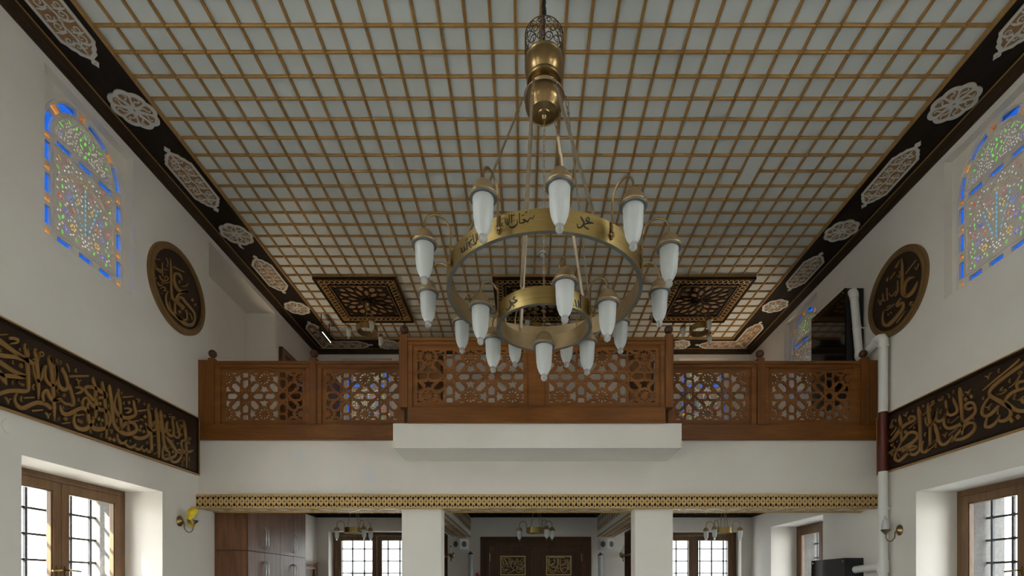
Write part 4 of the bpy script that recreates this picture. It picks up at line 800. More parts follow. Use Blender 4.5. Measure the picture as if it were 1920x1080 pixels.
    for s in (-1, 1):
        for (x, y, c1, c2) in ((.13, .30, 'yellow', 'red'), (.20, .40, 'violet', 'yellow'), (.12, .46, 'red', 'yellow'), (.20, .24, 'violet', 'white'), (.09, .58, 'yellow', 'orange'),
                               (.17, .55, 'violet', 'sky'), (.07, .70, 'red', 'sky'), (.26, .50, 'red', 'white'), (.0, .80, 'yellow', 'sky')):
            flower(uc + s * x, y, c1, c2)
        for (x, y, a) in ((.24, .19, 1.4), (.16, .20, 1.7), (.10, .21, 1.2), (.27, .30, 1.2), (.235, .33, 1.9), (.07, .40, .8), (.16, .36, 2.2), (.26, .42, 1.3), (.13, .63, .9), (.24, .60, 1.6)):
            try_add('green', leaf(uc + s * x, y, a if s > 0 else PI - a, .021, .0095))
        for (x, y, c) in ((.27, .84, 'orange'), (.24, .80, 'red'), (.285, .74, 'green'), (.27, .67, 'orange'), (.20, .87, 'red')): try_add(c, leaf(uc + s * x, y, s * .8, .02, .009))
    for i in range(620):
        x = rnd.uniform(-.305, .305); y = rnd.uniform(.175, .885)
        try_add('white', leaf(uc + x, y, rnd.uniform(0, PI), .012, .0070), .006)
    pl = lambda u, v, w: (u - SW / 2, -w, v)
    nb = NB[0]
    lun = [(uc + .325 * math.cos(PI * k / 32), vs + .045 + .325 * math.sin(PI * k / 32)) for k in range(33)]
    low = rect(uc - .333, uc + .333, .145, .905)
    mb = MB(); mb.prism(pl, rect(0, SW, 0, SH), [p for c, p in pieces[:nb]] + [lun, low], -0.03, 0.0)
    cen = lambda p: sum(q[1] for q in p) / len(p)
    mb.prism(pl, lun, [p for c, p in pieces[nb:] if cen(p) > vs], -0.008, -0.003)
    mb.prism(pl, low, [p for c, p in pieces[nb:] if cen(p) < vs], -0.008, -0.003)
    # raised mouldings around arch and fields
    for R in (R0 - .018, R1 + .018):
        mb.curve(pl, [(uc + R * math.cos(PI * k / 24), vs + .04 + R * 1.02 * math.sin(PI * k / 24), .012) for k in range(25)], -.002, .012, sub=1)
    for s in (-1, 1):
        mb.mbox(pl, (uc + s * (R0 - .018) - .006, .14, -.002), (uc + s * (R0 - .018) + .006, .99, .012)); mb.mbox(pl, (uc + s * (R1 + .018) - .006, .05, -.002), (uc + s * (R1 + .018) + .006, .99, .012))
    mb.mbox(pl, (uc - .34, .138, -.002), (uc + .34, .150, .012)); mb.mbox(pl, (uc - .34, .90, -.002), (uc + .34, .912, .012)); mb.mbox(pl, (uc - .34, .99, -.002), (uc + .34, 1.002, .012))
    for w, o in ((.016, 0), ):
        mb.curve(pl, [(uc - .30 + .6 * k / 40, min(.895, arch(-.30 + .6 * k / 40)) + .012, .012) for k in range(41)], -.002, .014, sub=1)
    root = thing('window_%d' % (WN[0] + 1), (0, 0, 0), None, None, None, 'structure')
    mb.build('gypsum_panel', M['gypsum'], root, local=True, fix=True)
    for col in ('blue', 'orange', 'green', 'white', 'yellow', 'sky', 'red', 'violet'):
        g = MB()
        for i, (c, p) in enumerate(pieces):
            if c == col:
                g.add([pl(x, y, -.0285 if i < nb else -.0078) for x, y in p], [tuple(range(len(p)))])
        g.build(col + '_glass', M['glass_' + col], root, local=True, fix=False)
    return root
SP = stained_proto()
first = True
for fn, h, rz, lab in ((on_left, UP_L[0], PI / 2, 'arched stained-glass window of pierced gypsum high in the left wall'),
                       (on_right, UP_R[0], -PI / 2, 'arched stained-glass window of pierced gypsum high in the right wall'),
                       (on_right, UP_R[1], -PI / 2, 'arched stained-glass window partly behind the black unit above the gallery'),
                       (on_back, UP_B[0], 0, 'far stained-glass window seen through the left gallery lattice'),
                       (on_back, UP_B[1], 0, 'far stained-glass window seen through the right gallery lattice')):
    o = SP if first else copy_tree(SP)
    first = False
    WN[0] += 1; o.name = 'window_%d' % WN[0]
    o.location = fn((h[0] + h[1]) / 2, h[2], -0.085)
    o.rotation_euler = (0, 0, rz)
    tag(o, lab)
# plain glazing of the openings behind the camera
for fn, hs in ((on_left, UP_L[1:]), (on_right, UP_R[2:]), (on_left, LOW_L[1:]), (on_right, LOW_R[2:])):
    for h in hs:
        WN[0] += 1
        w = -0.085 if h[2] > 2 else -0.45
        tag(MB().mbox(fn, (h[0], h[2], w - .01), (h[1], h[3], w)).build('window_%d' % WN[0], M['pane']), kind='structure')

# ------------------------------------------------------------------ calligraphy boards on the side walls
def calligraphy_board(fn, y0, y1, ink, label):
    v0, v1 = 1.388, 2.092
    o = thing('calligraphy_board', fn((y0 + y1) / 2, v0, 0), label, 'wall board', 'calligraphy boards on the side walls')
    MB().mbox(fn, (y0, v0, 0), (y1, v1, .022)).build('board', M['panelwood'], o)
    f = MB()
    for (a, b, c, d) in ((y0, y1, v0, v0 + .035), (y0, y1, v1 - .035, v1), (y0, y0 + .035, v0 + .035, v1 - .035), (y1 - .035, y1, v0 + .035, v1 - .035)):
        f.mbox(fn, (a, c, .02), (b, d, .034))
    f.build('frame', M['darkwood'], o, bevel=.003)
    g = MB()
    for (a, b, c, d) in ((y0 - .004, y1 + .004, v0 - .004, v0 + .008), (y0 - .004, y1 + .004, v1 - .008, v1 + .004), (y0 - .004, y0 + .008, v0, v1), (y1 - .008, y1 + .004, v0, v1)):
        g.mbox(fn, (a, c, .0), (b, d, .04))
    g.build('gold_edge', M['gold'], o)
    MB().letters(fn, ink, .021, .034).build('lettering', M['ink'], o, fix=True)
    return o
calligraphy_board(on_left, 3.55, 6.362, INK_LEFT, 'long dark brown board with gold Arabic lettering on the left wall')
calligraphy_board(on_right, 3.55, 6.362, INK_RIGHT, 'long dark brown board with gold Arabic lettering on the right wall')

def roundel(fn, yc, vc, ink, label):
    R = 0.478
    o = thing('roundel', fn(yc, vc - R, 0), label, 'wall roundel', 'calligraphy roundels on the side walls')
    MB().prism(fn, circle(yc, vc, R - .02, 64), [], 0, .022).build('disc', M['panelwood'], o)
    r = MB(); r.prism(fn, circle(yc, vc, R, 72), [circle(yc, vc, R - .068, 72)], 0, .036)
    r.prism(fn, circle(yc, vc, R - .012, 72), [circle(yc, vc, R - .05, 72)], .036, .042)
    r.build('rim', M['rimgold'], o)
    MB().letters(fn, ink, .021, .031).build('lettering', M['ink'], o)
    return o
roundel(on_left, 6.005, 3.475, INK_ROUND_L, 'round dark plaque with gold rim and gold Arabic lettering on the left wall')
roundel(on_right, 6.05, 3.475, INK_ROUND_R, 'round dark plaque with gold rim and gold Arabic lettering above the white pipe')

# ------------------------------------------------------------------ ornaments on the ceiling border
def mirror4(q):
    """outline from the points of one quarter, running from the long tip to the middle of a side"""
    a = q; b = [(-s, t) for s, t in reversed(q)]; c = [(-s, -t) for s, t in q]; d = [(s, -t) for s, t in reversed(q)]
    out = []
    for p in a + b + c + d:
        if not out or math.hypot(p[0] - out[-1][0], p[1] - out[-1][1]) > 1e-5: out.append(p)
    if math.hypot(out[0][0] - out[-1][0], out[0][1] - out[-1][1]) < 1e-5: out.pop()
    return out
def spiral(cx, cy, r, a0, turns, sgn, w):
    pts = []
    for k in range(15):
        t = k / 14
        rr = r * (1 - .8 * t); a = a0 + sgn * 2 * PI * turns * t
        pts.append((cx + rr * math.cos(a), cy + rr * math.sin(a), w * (1 - .5 * t)))
    return pts
CQ = [(.47, .0), (.45, .012), (.432, .030), (.415, .026), (.405, .013), (.395, .018), (.378, .044), (.362, .074), (.335, .083), (.315, .108), (.28, .124), (.255, .148), (.10, .148)]
CI = [(.368, .0), (.355, .030), (.338, .052), (.312, .062), (.292, .088), (.262, .103), (.238, .124), (.09, .124)]
def local_cartouche(fn):
    plate = MB().prism(fn, mirror4(CQ), [], 0, .006)
    sw = MB().prism(fn, mirror4(CQ), [mirror4(CI), [(.44, 0), (.43, .012), (.42, 0), (.43, -.012)], [(-.44, 0), (-.43, -.012), (-.42, 0), (-.43, .012)]], .006, .014)
    for k in range(6):
        s = -.225 + .09 * k
        g = 1 if k % 2 else -1
        sw.curve(fn, spiral(s, .055 * g, .046, -PI / 2 * g, 1.35, g, .0115), .006, .012, sub=1)
        sw.curve(fn, spiral(s + .02, -.068 * g, .036, PI / 2 * g, 1.2, -g, .010), .006, .012, sub=1)
        sw.curve(fn, [(s - .05, -.01 * g, .008), (s, .012 * g, .016), (s + .05, -.01 * g, .008)], .006, .012)
        sw.curve(fn, [(s + .045, .02, .004), (s + .05, .07, .018), (s + .045, .115, .006)], .006, .012); sw.curve(fn, [(s + .04, -.02, .004), (s + .05, -.07, .018), (s + .045, -.115, .006)], .006, .012)
    for g in (-1, 1):
        sw.curve(fn, spiral(.29 * g, .03, .035, PI / 2, 1.1, g, .013), .006, .012, sub=1); sw.curve(fn, spiral(.29 * g, -.03, .035, -PI / 2, 1.1, -g, .013), .006, .012, sub=1)
        sw.curve(fn, [(.25 * g, 0, .01), (.31 * g, 0, .02), (.36 * g, 0, .006)], .006, .012)
    return plate, sw
def local_rosette(fn):
    n = 96
    ol = [(.205 * (.90 + .10 * abs(math.cos(4 * a))) * math.cos(a), .205 * (.90 + .10 * abs(math.cos(4 * a))) * math.sin(a)) for a in [2 * PI * k / n for k in range(n)]]
    plate = MB().prism(fn, ol, [], 0, .006)
    holes = []
    for k in range(8):
        a = 2 * PI * k / 8
        ca, sa = math.cos(a), math.sin(a)
        q = [(.045, 0), (.06, .014), (.085, .027), (.115, .040), (.145, .046), (.164, .025), (.164, -.025), (.145, -.046), (.115, -.040), (.085, -.027), (.06, -.014)]
        holes.append([(x * ca - y * sa, x * sa + y * ca) for x, y in q])
    sw = MB().prism(fn, ol, holes + [circle(0, 0, .014, 8)], .006, .014)
    for k in range(8):
        a = 2 * PI * k / 8; ca, sa = math.cos(a), math.sin(a)
        q = [(.055, .002, .006), (.080, .016, .010), (.105, .012, .012), (.116, -.010, .012), (.136, -.022, .012), (.152, -.004, .006)]
        sw.curve(fn, [(x * ca - y * sa, x * sa + y * ca, w) for x, y, w in q], .006, .012)
    return plate, sw
LEG = [(.150, -.62), (.128, -.66), (.112, -.70), (.085, -.722), (.078, -.755), (.046, -.775), (.02, -.795), (.014, -.805), (.028, -.82), (.028, -.835), (.012, -.855), (0, -.875)]
LEGI = [(.124, -.60), (.104, -.645), (.09, -.675), (.064, -.70), (.054, -.735), (.03, -.755), (0, -.77)]
def local_corner(fn):
    def outl(leg, e):
        a = leg + [(-x, y) for x, y in reversed(leg[:-1])]
        b = [(y, x) for x, y in a]
        return [(e, e)] + a + [(-e, -e)] + list(reversed(b))
    o = outl(LEG, .15); i = outl(LEGI, .124)
    plate = MB().prism(fn, o, [], 0, .006)
    sw = MB().prism(fn, o, [i], .006, .014)
    for k in range(6):
        s = -.08 - .105 * k; g = 1 if k % 2 else -1
        for sw_ in (lambda p: p, lambda p: [(y, x, w) for x, y, w in p]):
            sw.curve(fn, sw_(spiral(.052 * g, s, .044, 0 if g > 0 else PI, 1.3, g, .0115)), .006, .012, sub=1)
            sw.curve(fn, sw_(spiral(-.064 * g, s - .02, .034, 0 if g > 0 else PI, 1.2, -g, .010)), .006, .012, sub=1)
            sw.curve(fn, sw_([(-.01 * g, s + .05, .008), (.012 * g, s, .016), (-.01 * g, s - .05, .008)]), .006, .012)
    sw.curve(fn, [(.11, .11, .012), (.03, .03, .026), (-.09, -.09, .010)], .006, .012)
    return plate, sw

dn = lambda s, t, w: (t, s, -w)
def ornament_proto(kind, maker, name, cat, group):
    p, sw = maker(dn)
    o = thing(name, (0, 0, 0), None, cat, group)
    p.build('infill_plate', M['tan'], o, local=True); sw.build('scrollwork', M['white_relief'], o, local=True)
    return o
protos = {}
used = {}
def ornament(kind, x, y, rz, label, mirror=False):
    if kind not in protos:
        mk, nm, cat, gr = {'c': (local_cartouche, 'ceiling_cartouche', 'ceiling ornament', 'long cartouches on the ceiling border'),
                           'r': (local_rosette, 'ceiling_rosette', 'ceiling ornament', 'round rosettes on the ceiling border'),
                           'k': (local_corner, 'corner_cartouche', 'ceiling ornament', 'corner cartouches on the ceiling border')}[kind]
        protos[kind] = ornament_proto(kind, mk, nm, cat, gr); o = protos[kind]
    else:
        o = copy_tree(protos[kind])
    o.location = (x, y, HB + E)
    o.rotation_euler = (0, 0, rz)
    o.scale = (-1 if mirror else 1, 1, 1)
    o['label'] = label
    return o
XA, XB2, YF = -3.795, 4.085, 9.765
for side, x, dy in (('left', XA, 0.0), ('right', XB2, -0.065)):
    ornament('c', x, 4.08 + dy, 0, 'white scrollwork cartouche on the dark ceiling border cut by the picture edge, top ' + side)
    ornament('r', x, 4.955 + dy, 0, 'largest nearest white rosette on the dark ceiling border, %s side' % side)
    ornament('c', x, 5.835 + dy, 0, 'white scrollwork cartouche between the two nearest rosettes, %s ceiling border' % side)
    ornament('r', x, 6.705 + dy, 0, 'white rosette on the dark ceiling border above the %s wall plaque' % side)
    ornament('c', x, 7.59 + dy, 0, 'white scrollwork cartouche nearest the gallery, %s ceiling border' % side)
    ornament('r', x, 8.475 + dy, 0, 'farthest white rosette on the %s ceiling border, next to the corner piece' % side)
    ornament('k', x, YF, 0, 'L-shaped white scrollwork piece in the far %s ceiling corner' % side, mirror=(side == 'left'))
for x, side in ((-2.62, 'left'), (2.92, 'right')):
    ornament('r', x, YF, PI / 2, 'white rosette on the far ceiling border beside the %s corner piece' % side)
# the loose leaf left on the border
lf = MB(); lf.curve(dn, [(0, 0, .006), (.03, .028, .022), (.08, .034, .036), (.12, .012, .020), (.14, -.018, .004)], 0, .012)
o = lf.build('leaf_fragment', M['white_relief'], None, origin=(0, 0, 0)); o.location = (-3.86, 6.99, HB + E); o.rotation_euler = (0, 0, PI + .3)
tag(o, 'small white leaf fragment alone on the left ceiling border', 'ceiling ornament')

# ------------------------------------------------------------------ carved square panels in the ceiling
def local_square(fn, a, b):
    """carved panel, half sizes a (across) and b (along)"""
    base = MB().prism(fn, rect(-a, a, -b, b), [], 0, .012)
    holes = []
    qa, qb = a * .68, b * .68
    def pol(r, d): return (r * math.cos(math.radians(d)) * qa, r * math.sin(math.radians(d)) * qb)
    for k in range(12):
        d = 30 * k
        raw = [[pol(.11, d), pol(.24, d - 11.5), pol(.37, d), pol(.24, d + 11.5)],
               [pol(.34, d + 10), pol(.34, d + 20), pol(.53, d + 25.5), pol(.66, d + 21), pol(.73, d + 15), pol(.66, d + 9), pol(.53, d + 4.5)],
               [pol(.64, d - 3.5), pol(.64, d + 3.5), pol(.78, d + 8.5), pol(.92, d + 6), pol(.99, d), pol(.92, d - 6), pol(.78, d - 8.5)],
               [pol(.84, d + 15), pol(.90, d + 9.5), pol(1.04, d + 9), pol(1.10, d + 15), pol(1.04, d + 21), pol(.90, d + 20.5)]]
        for q in raw:
            q = clip(q, -qa * .96, qa * .96, -qb * .96, qb * .96)
            if q: holes.append(q)
    for sx in (-1, 1):
        for sy in (-1, 1):
            holes.append([(sx * qa * x, sy * qb * y) for x, y in ((.82, .90), (.90, .82), (.955, .86), (.955, .955), (.86, .955))])
    field = MB().prism(fn, rect(-qa, qa, -qb, qb), holes, .012, .026)
    f = MB()
    f.prism(fn, rect(-a, a, -b, b), [rect(-a + .03, a - .03, -b + .03, b - .03)], .012, .045)
    f.prism(fn, rect(-a + .03, a - .03, -b + .03, b - .03), [rect(-qa - .0, qa + .0, -qb, qb)], .012, .022)
    f.prism(fn, rect(-qa - .03, qa + .03, -qb - .03, qb + .03), [rect(-qa, qa, -qb, qb)], .022, .036)
    g = MB()
    m0, m1 = (a + qa) / 2, (b + qb) / 2
    amp = (a - qa) * .24
    for s in (-1, 1):
        interlace(g, lambda u, v, w: fn(u, v, w), -a + .06, a - .06, s * m1, amp, .16, .016, .020, .032)
        interlace(g, lambda u, v, w: fn(v, u, w), -b + .06, b - .06, s * m0, amp, .16, .016, .020, .032)
    for e in (.036, ):
        g.prism(fn, rect(-a + e, a - e, -b + e, b - e), [rect(-a + e + .01, a - e - .01, -b + e + .01, b - e - .01)], .020, .030)
    g.prism(fn, rect(-qa - .018, qa + .018, -qb - .018, qb + .018), [rect(-qa - .010, qa + .010, -qb - .010, qb + .010)], .03, .040)
    return base, field, f, g
dnx = lambda u, v, w: (u, v, -w)
sq = None
PANY = (GY0 + 16 * GDY + GY0 + 22 * GDY) / 2
for k0, lab in ((-15, 'carved dark square ceiling panel with star pattern, left one'), (-2, 'carved dark square ceiling panel with star pattern behind the large chandelier'),
                (11, 'carved dark square ceiling panel with star pattern, right one')):
    if sq is None:
        sq = thing('carved_ceiling_panel', (0, 0, 0), None, 'ceiling panel', 'carved square ceiling panels')
        b_, f_, r_, g_ = local_square(dnx, 3 * GDX, 3 * GDY)
        b_.build('infill_board', M['tan'], sq, local=True); f_.build('star_lattice', M['darkwood'], sq, local=True)
        r_.build('frame', M['darkwood'], sq, local=True); g_.build('gold_braid', M['gold'], sq, local=True)
        MB().lathe([(.001, -.075), (.012, -.07), (.018, -.055), (.010, -.045), (.022, -.03), (.035, -.024), (.035, -.012)], (0, 0, 0), 14).build('hanging_boss', M['brass'], sq, local=True, smooth=40)
        o = sq
    else:
        o = copy_tree(sq)
    o.location = (GX0 + (k0 + 3) * GDX, PANY, HC + E - .022)
    o['label'] = lab
# smoke detector between the battens
o = thing('smoke_detector', (.222, 7.12, HC + E), 'white round smoke detector on the ceiling behind the chandelier chain', 'smoke detector')
MB().lathe([(.052, -.002), (.055, -.02), (.05, -.034), (.03, -.04), (.03, -.052), (.012, -.056)], (.222, 7.12, HC + E), 20).build('housing', M['speaker_white'], o, smooth=40)
MB().lathe([(.0505, -.037), (.051, -.034), (.0505, -.031)], (.222, 7.12, HC + E), 20).build('grille_ring', M['speaker_grey'], o, smooth=40)

# ------------------------------------------------------------------ gallery balustrades
def star5(cx, cy, rot, s):
    q = [(-.125, -.065), (-.03, -.065), (0, -.098), (.03, -.065), (.125, -.065), (.062, .020), (.066, .088), (0, .052), (-.066, .088), (-.062, .020)]
    c, d = math.cos(rot), math.sin(rot)
    return [(cx + (x * c - y * d) * s, cy + (x * d + y * c) * s) for x, y in q]
def lattice_holes(uc, vc, L, hw, hh, offs):
    """openings of the star lattice: star cells of side L at the offsets, clipped to the panel"""
    VH = .466
    res = []; seen = set()
    def put(poly, ox, oy, k=1.0):
        mx = sum(p[0] for p in poly) / len(poly); my = sum(p[1] for p in poly) / len(poly)
        poly = [(mx + (x - mx) * k, my + (y - my) * k) for x, y in poly]
        poly = [(uc + (ox + x) * L, vc + (oy + y) * L) for x, y in poly]
        c = (round(sum(p[0] for p in poly) / len(poly), 3), round(sum(p[1] for p in poly) / len(poly), 3))
        for q in seen:
            if abs(q[0] - c[0]) < .004 and abs(q[1] - c[1]) < .004: return
        seen.add(c)
        poly = clip(poly, uc - hw, uc + hw, vc - hh, vc + hh)
        if poly: res.append(poly)
    for oy in (0, 2 * VH, -2 * VH):
        for ox in offs:
            put([((.098 if k % 2 == 0 else .072) * math.cos(2 * PI * k / 16), (.098 if k % 2 == 0 else .072) * math.sin(2 * PI * k / 16)) for k in range(16)], ox, oy)
            for s in (1, -1):
                put([(0, s * .205), (.072, s * .28), (.072, s * .412), (.04, s * .432), (-.04, s * .432), (-.072, s * .412), (-.072, s * .28)], ox, oy, 1.07)
                put([(s * .202, 0), (s * .272, .070), (s * .435, .070), (s * .468, .02), (s * .468, -.02), (s * .435, -.070), (s * .272, -.070)], ox, oy, 1.06)
                for t in (1, -1):
                    put([(s * x, t * y) for x, y in ((.150, .125), (.150, .235), (.262, .345), (.340, .325), (.358, .258), (.238, .125))], ox, oy, 1.10)
                    for (x, y) in ((.079, .156), (.158, .074)):
                        put([(s * x + .021 * math.cos(k * PI / 3), t * y + .021 * math.sin(k * PI / 3)) for k in range(6)], ox, oy)
                    put(star5(s * .5, t * .192, 0 if t > 0 else PI, .95), ox, oy, 1.08)
                    put(star5(s * .198, t * VH, -PI / 2 if s > 0 else PI / 2, .95), ox, oy, 1.08)
                    for k in range(10):
                        a = 2 * PI * (k + .5) / 10
                        put([(s * .5 + r * math.cos(a + da), t * VH + r * math.sin(a + da)) for r, da in ((.082, -.12), (.142, -.23), (.152, 0), (.142, .23), (.082, .12))], ox, oy)
    return res
VC = 2.382
def balustrade(label, y, base, rails, posts, fillers, panels, board_dy=0.0):
    """posts [(x, width)], panels [(x0, x1, centre, cell, half width, star offsets)] in the plane y"""
    xs = [p[0] for p in rails] + [p[1] for p in rails]
    o = thing('balustrade', ((min(xs) + max(xs)) / 2, y, base[0] + E), label, 'balustrade', 'carved wooden balustrades of the gallery')
    fx = xs + [q for p in fillers for q in p]
    x0, x1 = min(fx), max(fx)
    f = MB()
    f.box(x0, x1, y - .03 - board_dy, y + .05, base[0] + .012 + E, base[1] + E); f.box(x0 - .0, x1 + .0, y - .042 - board_dy, y + .05, base[0] - .004 + E, base[0] + .014 + E)
    f.build('base_board', M['railwood'], o, bevel=.005)
    for px, w in posts:
        m = MB().box(px - w / 2, px + w / 2, y - .035, y + .05, base[1] + E, 2.845 + E)
        m.box(px - w / 2 + .008, px + w / 2 - .008, y - .027, y + .042, 2.845 + E, 2.853 + E)
        po = m.build('post', M['railwood_v'], o, bevel=.006)
        MB().lathe([(.020, 2.85 + E), (.024, 2.862 + E), (.018, 2.868 + E), (.034, 2.876 + E), (.045, 2.892 + E), (.049, 2.91 + E), (.046, 2.93 + E), (.034, 2.948 + E), (.016, 2.957 + E), (.002, 2.959 + E)],
                   (px, y + .007, 0), 20).build('finial_ball', M['ballwood'], po, smooth=50)
    for a, b in fillers:
        MB().box(a, b, y - .01, y + .04, base[1] + E, 2.83 + E).build('wall_stile', M['railwood_v'], o, bevel=.004)
    for a, b in rails:
        t = MB(); t.box(a, b, y - .03, y + .045, 2.775 + E, 2.812 + E); t.box(a, b, y - .02, y + .035, 2.735 + E, 2.775 + E)
        t.build('top_rail', M['railwood'], o, bevel=.006)
    for (a, b, c, L, hw, offs) in panels:
        fr = MB(); lo, hi = base[1] + E, 2.735 + E
        la, lb = c - hw - .055, c + hw + .055
        p0, p1 = VC - .295 - .05 + E, VC + .295 + .05 + E
        fr.box(a, la, y - .022, y + .035, lo, hi); fr.box(lb, b, y - .018, y + .035, lo, hi)
        fr.box(la, lb, y - .018, y + .035, p1, hi); fr.box(la, lb, y - .018, y + .035, lo, p0)
        e = .016
        fr.box(la, la + e, y - .006, y + .028, p0, p1); fr.box(lb - e, lb, y - .008, y + .028, p0, p1); fr.box(la + e, lb - e, y - .008, y + .028, p1 - e, p1); fr.box(la + e, lb - e, y - .008, y + .028, p0, p0 + e)
        pf = fr.build('panel_frame', M['railwood'], o, bevel=.005)
        fn = lambda u, v, w: (u, y + .010 - w, v + E)
        MB().prism(fn, rect(la + e, lb - e, VC - .295 - .05 + e, VC + .295 + .05 - e), lattice_holes(c, VC, L, hw, .295, offs), -.008, .010).build('star_lattice', M['railwood'], pf)
    return o
O2 = (-.5, .5, -1.5, 1.5)
LS = .4706
balustrade('left balustrade of the gallery, two carved lattice panels', 6.40, (1.83, 2.02), [(-3.887, -1.50)], [(-3.925, .08), (-2.655, .088)], [(-4.098, -3.967)],
           [(-3.885, -2.70, -3.281, LS, .478, O2), (-2.612, -1.50, -2.02, LS, .478, O2)])
balustrade('right balustrade of the gallery, two carved lattice panels', 6.40, (1.83, 2.02), [(1.70, 4.165)], [(2.92, .09), (4.213, .09)], [(4.26, 4.388)],
           [(1.70, 2.872, 2.271, LS, .478, O2), (2.966, 4.165, 3.554, LS, .478, O2)])
FL = .477
balustrade('central balustrade on the projecting balcony, two wide carved lattice panels', 5.80, (1.847, 2.02), [(-1.34, 1.566)], [(-1.385, .09), (1.612, .09)], [],
           [(-1.34, .112, -.634, FL, .60, O2), (.112, 1.566, .859, FL, .60, O2)], .01)
for x, s in ((-1.44, 'left'), (1.665, 'right')):
    o = thing('balcony_side_rail', (x, 6.1, 1.847 + E), 'short wooden side rail on the %s end of the projecting balcony' % s, 'balustrade', 'side rails of the balcony')
    MB().box(x - .02, x + .02, 5.862, 6.365, 2.05 + E, 2.74 + E).build('side_panel', M['railwood_v'], o)
    MB().box(x - .035, x + .035, 5.862, 6.365, 2.74 + E, 2.81 + E).build('top_rail', M['railwood'], o)
    MB().box(x - .04, x + .04, 5.862, 6.365, 1.847 + E, 2.05 + E).build('base_board', M['railwood'], o)

# ------------------------------------------------------------------ the large chandelier
CHX, CHY = 0.136, 3.95
CH = thing('chandelier', (CHX, CHY, E), 'large two-tier brass ring chandelier with frosted glass lamps and Arabic lettering', 'chandelier')
def ring_mesh(R, t, h0, h1, seg=96):
    m = MB(); vs = []; fs = []; mi = []
    pr = [(R, h0), (R, h1), (R - t, h1), (R - t, h0)]
    for k in range(seg):
        a = 2 * PI * k / seg
        vs += [(r * math.cos(a), r * math.sin(a), h) for r, h in pr]
    for k in range(seg):
        k2 = (k + 1) % seg
        for q, mm in ((0, 0), (1, 0), (2, 1), (3, 2)):
            fs.append((k * 4 + q, k2 * 4 + q, k2 * 4 + (q + 1) % 4, k * 4 + (q + 1) % 4)); mi.append(mm)
    m.v = vs; m.f = fs; m.m = mi
    return m
RB, RS = 0.743, 0.367
RMATS = [M['brass_brushed'], M['brass_inner'], M['zinc']]
for R, h0, h1, ink, nm, cuts in ((RB, 2.23, 2.372, INK_RING, 'large_ring', ((-900, -420), (-420, 0), (0, 900))), (RS, 1.984, 2.108, INK_RING_S, 'small_ring', ((-900, 0), (0, 900)))):
    rg = ring_mesh(R, .028, h0, h1).build(nm, RMATS, CH, smooth=35, local=True)
    fr = lambda u, v, w, R=R: ((R + w) * math.sin(u / R), -(R + w) * math.cos(u / R), v)
    for lo, hi in cuts:                     # one part for each word on the ring
        word = '|'.join(t for t in ink.split('|') if lo < int(t[1:].split(',')[0]) <= hi)
        MB().letters(fr, word, -.001, .0015).build('black_lettering', M['black_ink'], rg, local=True)
# body, crown and cable
body = MB().lathe([(.004, 3.60), (.014, 3.598), (.018, 3.61), (.022, 3.622), (.040, 3.628), (.050, 3.632), (.054, 3.642), (.058, 3.640), (.100, 3.650), (.104, 3.644), (.110, 3.646), (.112, 3.654), (.134, 3.676), (.146, 3.71), (.148, 3.745), (.144, 3.772), (.138, 3.776), (.136, 3.79), (.120, 3.812), (.116, 3.812),
                   (.108, 3.826), (.114, 3.836), (.108, 3.846), (.098, 3.870), (.098, 3.885), (.120, 3.888), (.126, 3.882), (.134, 3.890), (.132, 3.904), (.122, 3.912), (.136, 3.935), (.148, 3.972), (.150, 4.01), (.142, 4.045), (.150, 4.052), (.146, 4.064), (.12, 4.07)], (0, 0, 0), 40)
body.build('body', M['brass'], CH, smooth=40, local=True)
MB().tube([(.152 * math.cos(2 * PI * k / 40), .152 * math.sin(2 * PI * k / 40), 3.775) for k in range(40)], .006, 6, True).build('hook_ring', M['rod'], CH, smooth=40, local=True)
cr = MB(); RC = .146
cr.tube([(RC * math.cos(2 * PI * k / 40), RC * math.sin(2 * PI * k / 40), 4.245) for k in range(40)], .0035, 6, True)
for k in range(14):
    a0 = 2 * PI * k / 14
    for sg, z0, s in ((1, 4.10, .036), (-1, 4.165, .034), (1, 4.215, .024)):
        pts = []
        for i in range(14):
            t = i / 13; rr = s * (1 - .75 * t); q = sg * (2 * PI * 1.15 * t) + (0 if sg > 0 else PI)
            a = a0 + rr * math.cos(q) / RC + (.16 if z0 == 4.165 else 0)
            pts.append((RC * math.cos(a), RC * math.sin(a), z0 + rr * math.sin(q)))
        cr.tube(pts, .0033, 4)
    cr.tube([(RC * math.cos(a0 + .22 * math.sin(i)), RC * math.sin(a0 + .22 * math.sin(i)), 4.06 + i * .031) for i in range(7)], .0033, 4)
cr.build('pierced_crown', M['bronze_wire'], CH, local=True)
MB().tube([(.004 * math.sin(i * 2.1), .004 * math.cos(i * 1.7), 4.06 + i * .03) for i in range(21)], [.010 + .006 * (i in (12, 13, 14, 15)) + .003 * math.sin(i * 2.7) for i in range(21)], 8).build('black_cable', M['blackmatte'], CH, local=True, smooth=60)
MB().tube([(-.014 + .005 * math.sin(i * 1.3), .004, 4.06 + i * .03) for i in range(21)], .0035, 6).build('blue_wire', mat('blue_wire_plastic', (.02, .07, .25), .4), CH, local=True)
MB().lathe([(.05, 4.648), (.05, 4.63), (.02, 4.62), (.01, 4.60)], (0, 0, 0), 16).build('ceiling_hook', M['blackmatte'], CH, local=True)

def chain(mb, p0, p1, L=.045, w=.010, r=.0026):
    p0, p1 = Vector(p0), Vector(p1); D = p1 - p0; n = max(1, int(D.length / (L * .78))); d = D.normalized()
    x = d.orthogonal().normalized(); y = d.cross(x)
    for i in range(n):
        c = p0 + D * ((i + .5) / n); s = x if i % 2 else y; hl = D.length / n * .62
        mb.tube([c + d * (hl * math.sin(2 * PI * k / 12)) + s * (w * math.cos(2 * PI * k / 12)) for k in range(12)], r, 5, True)
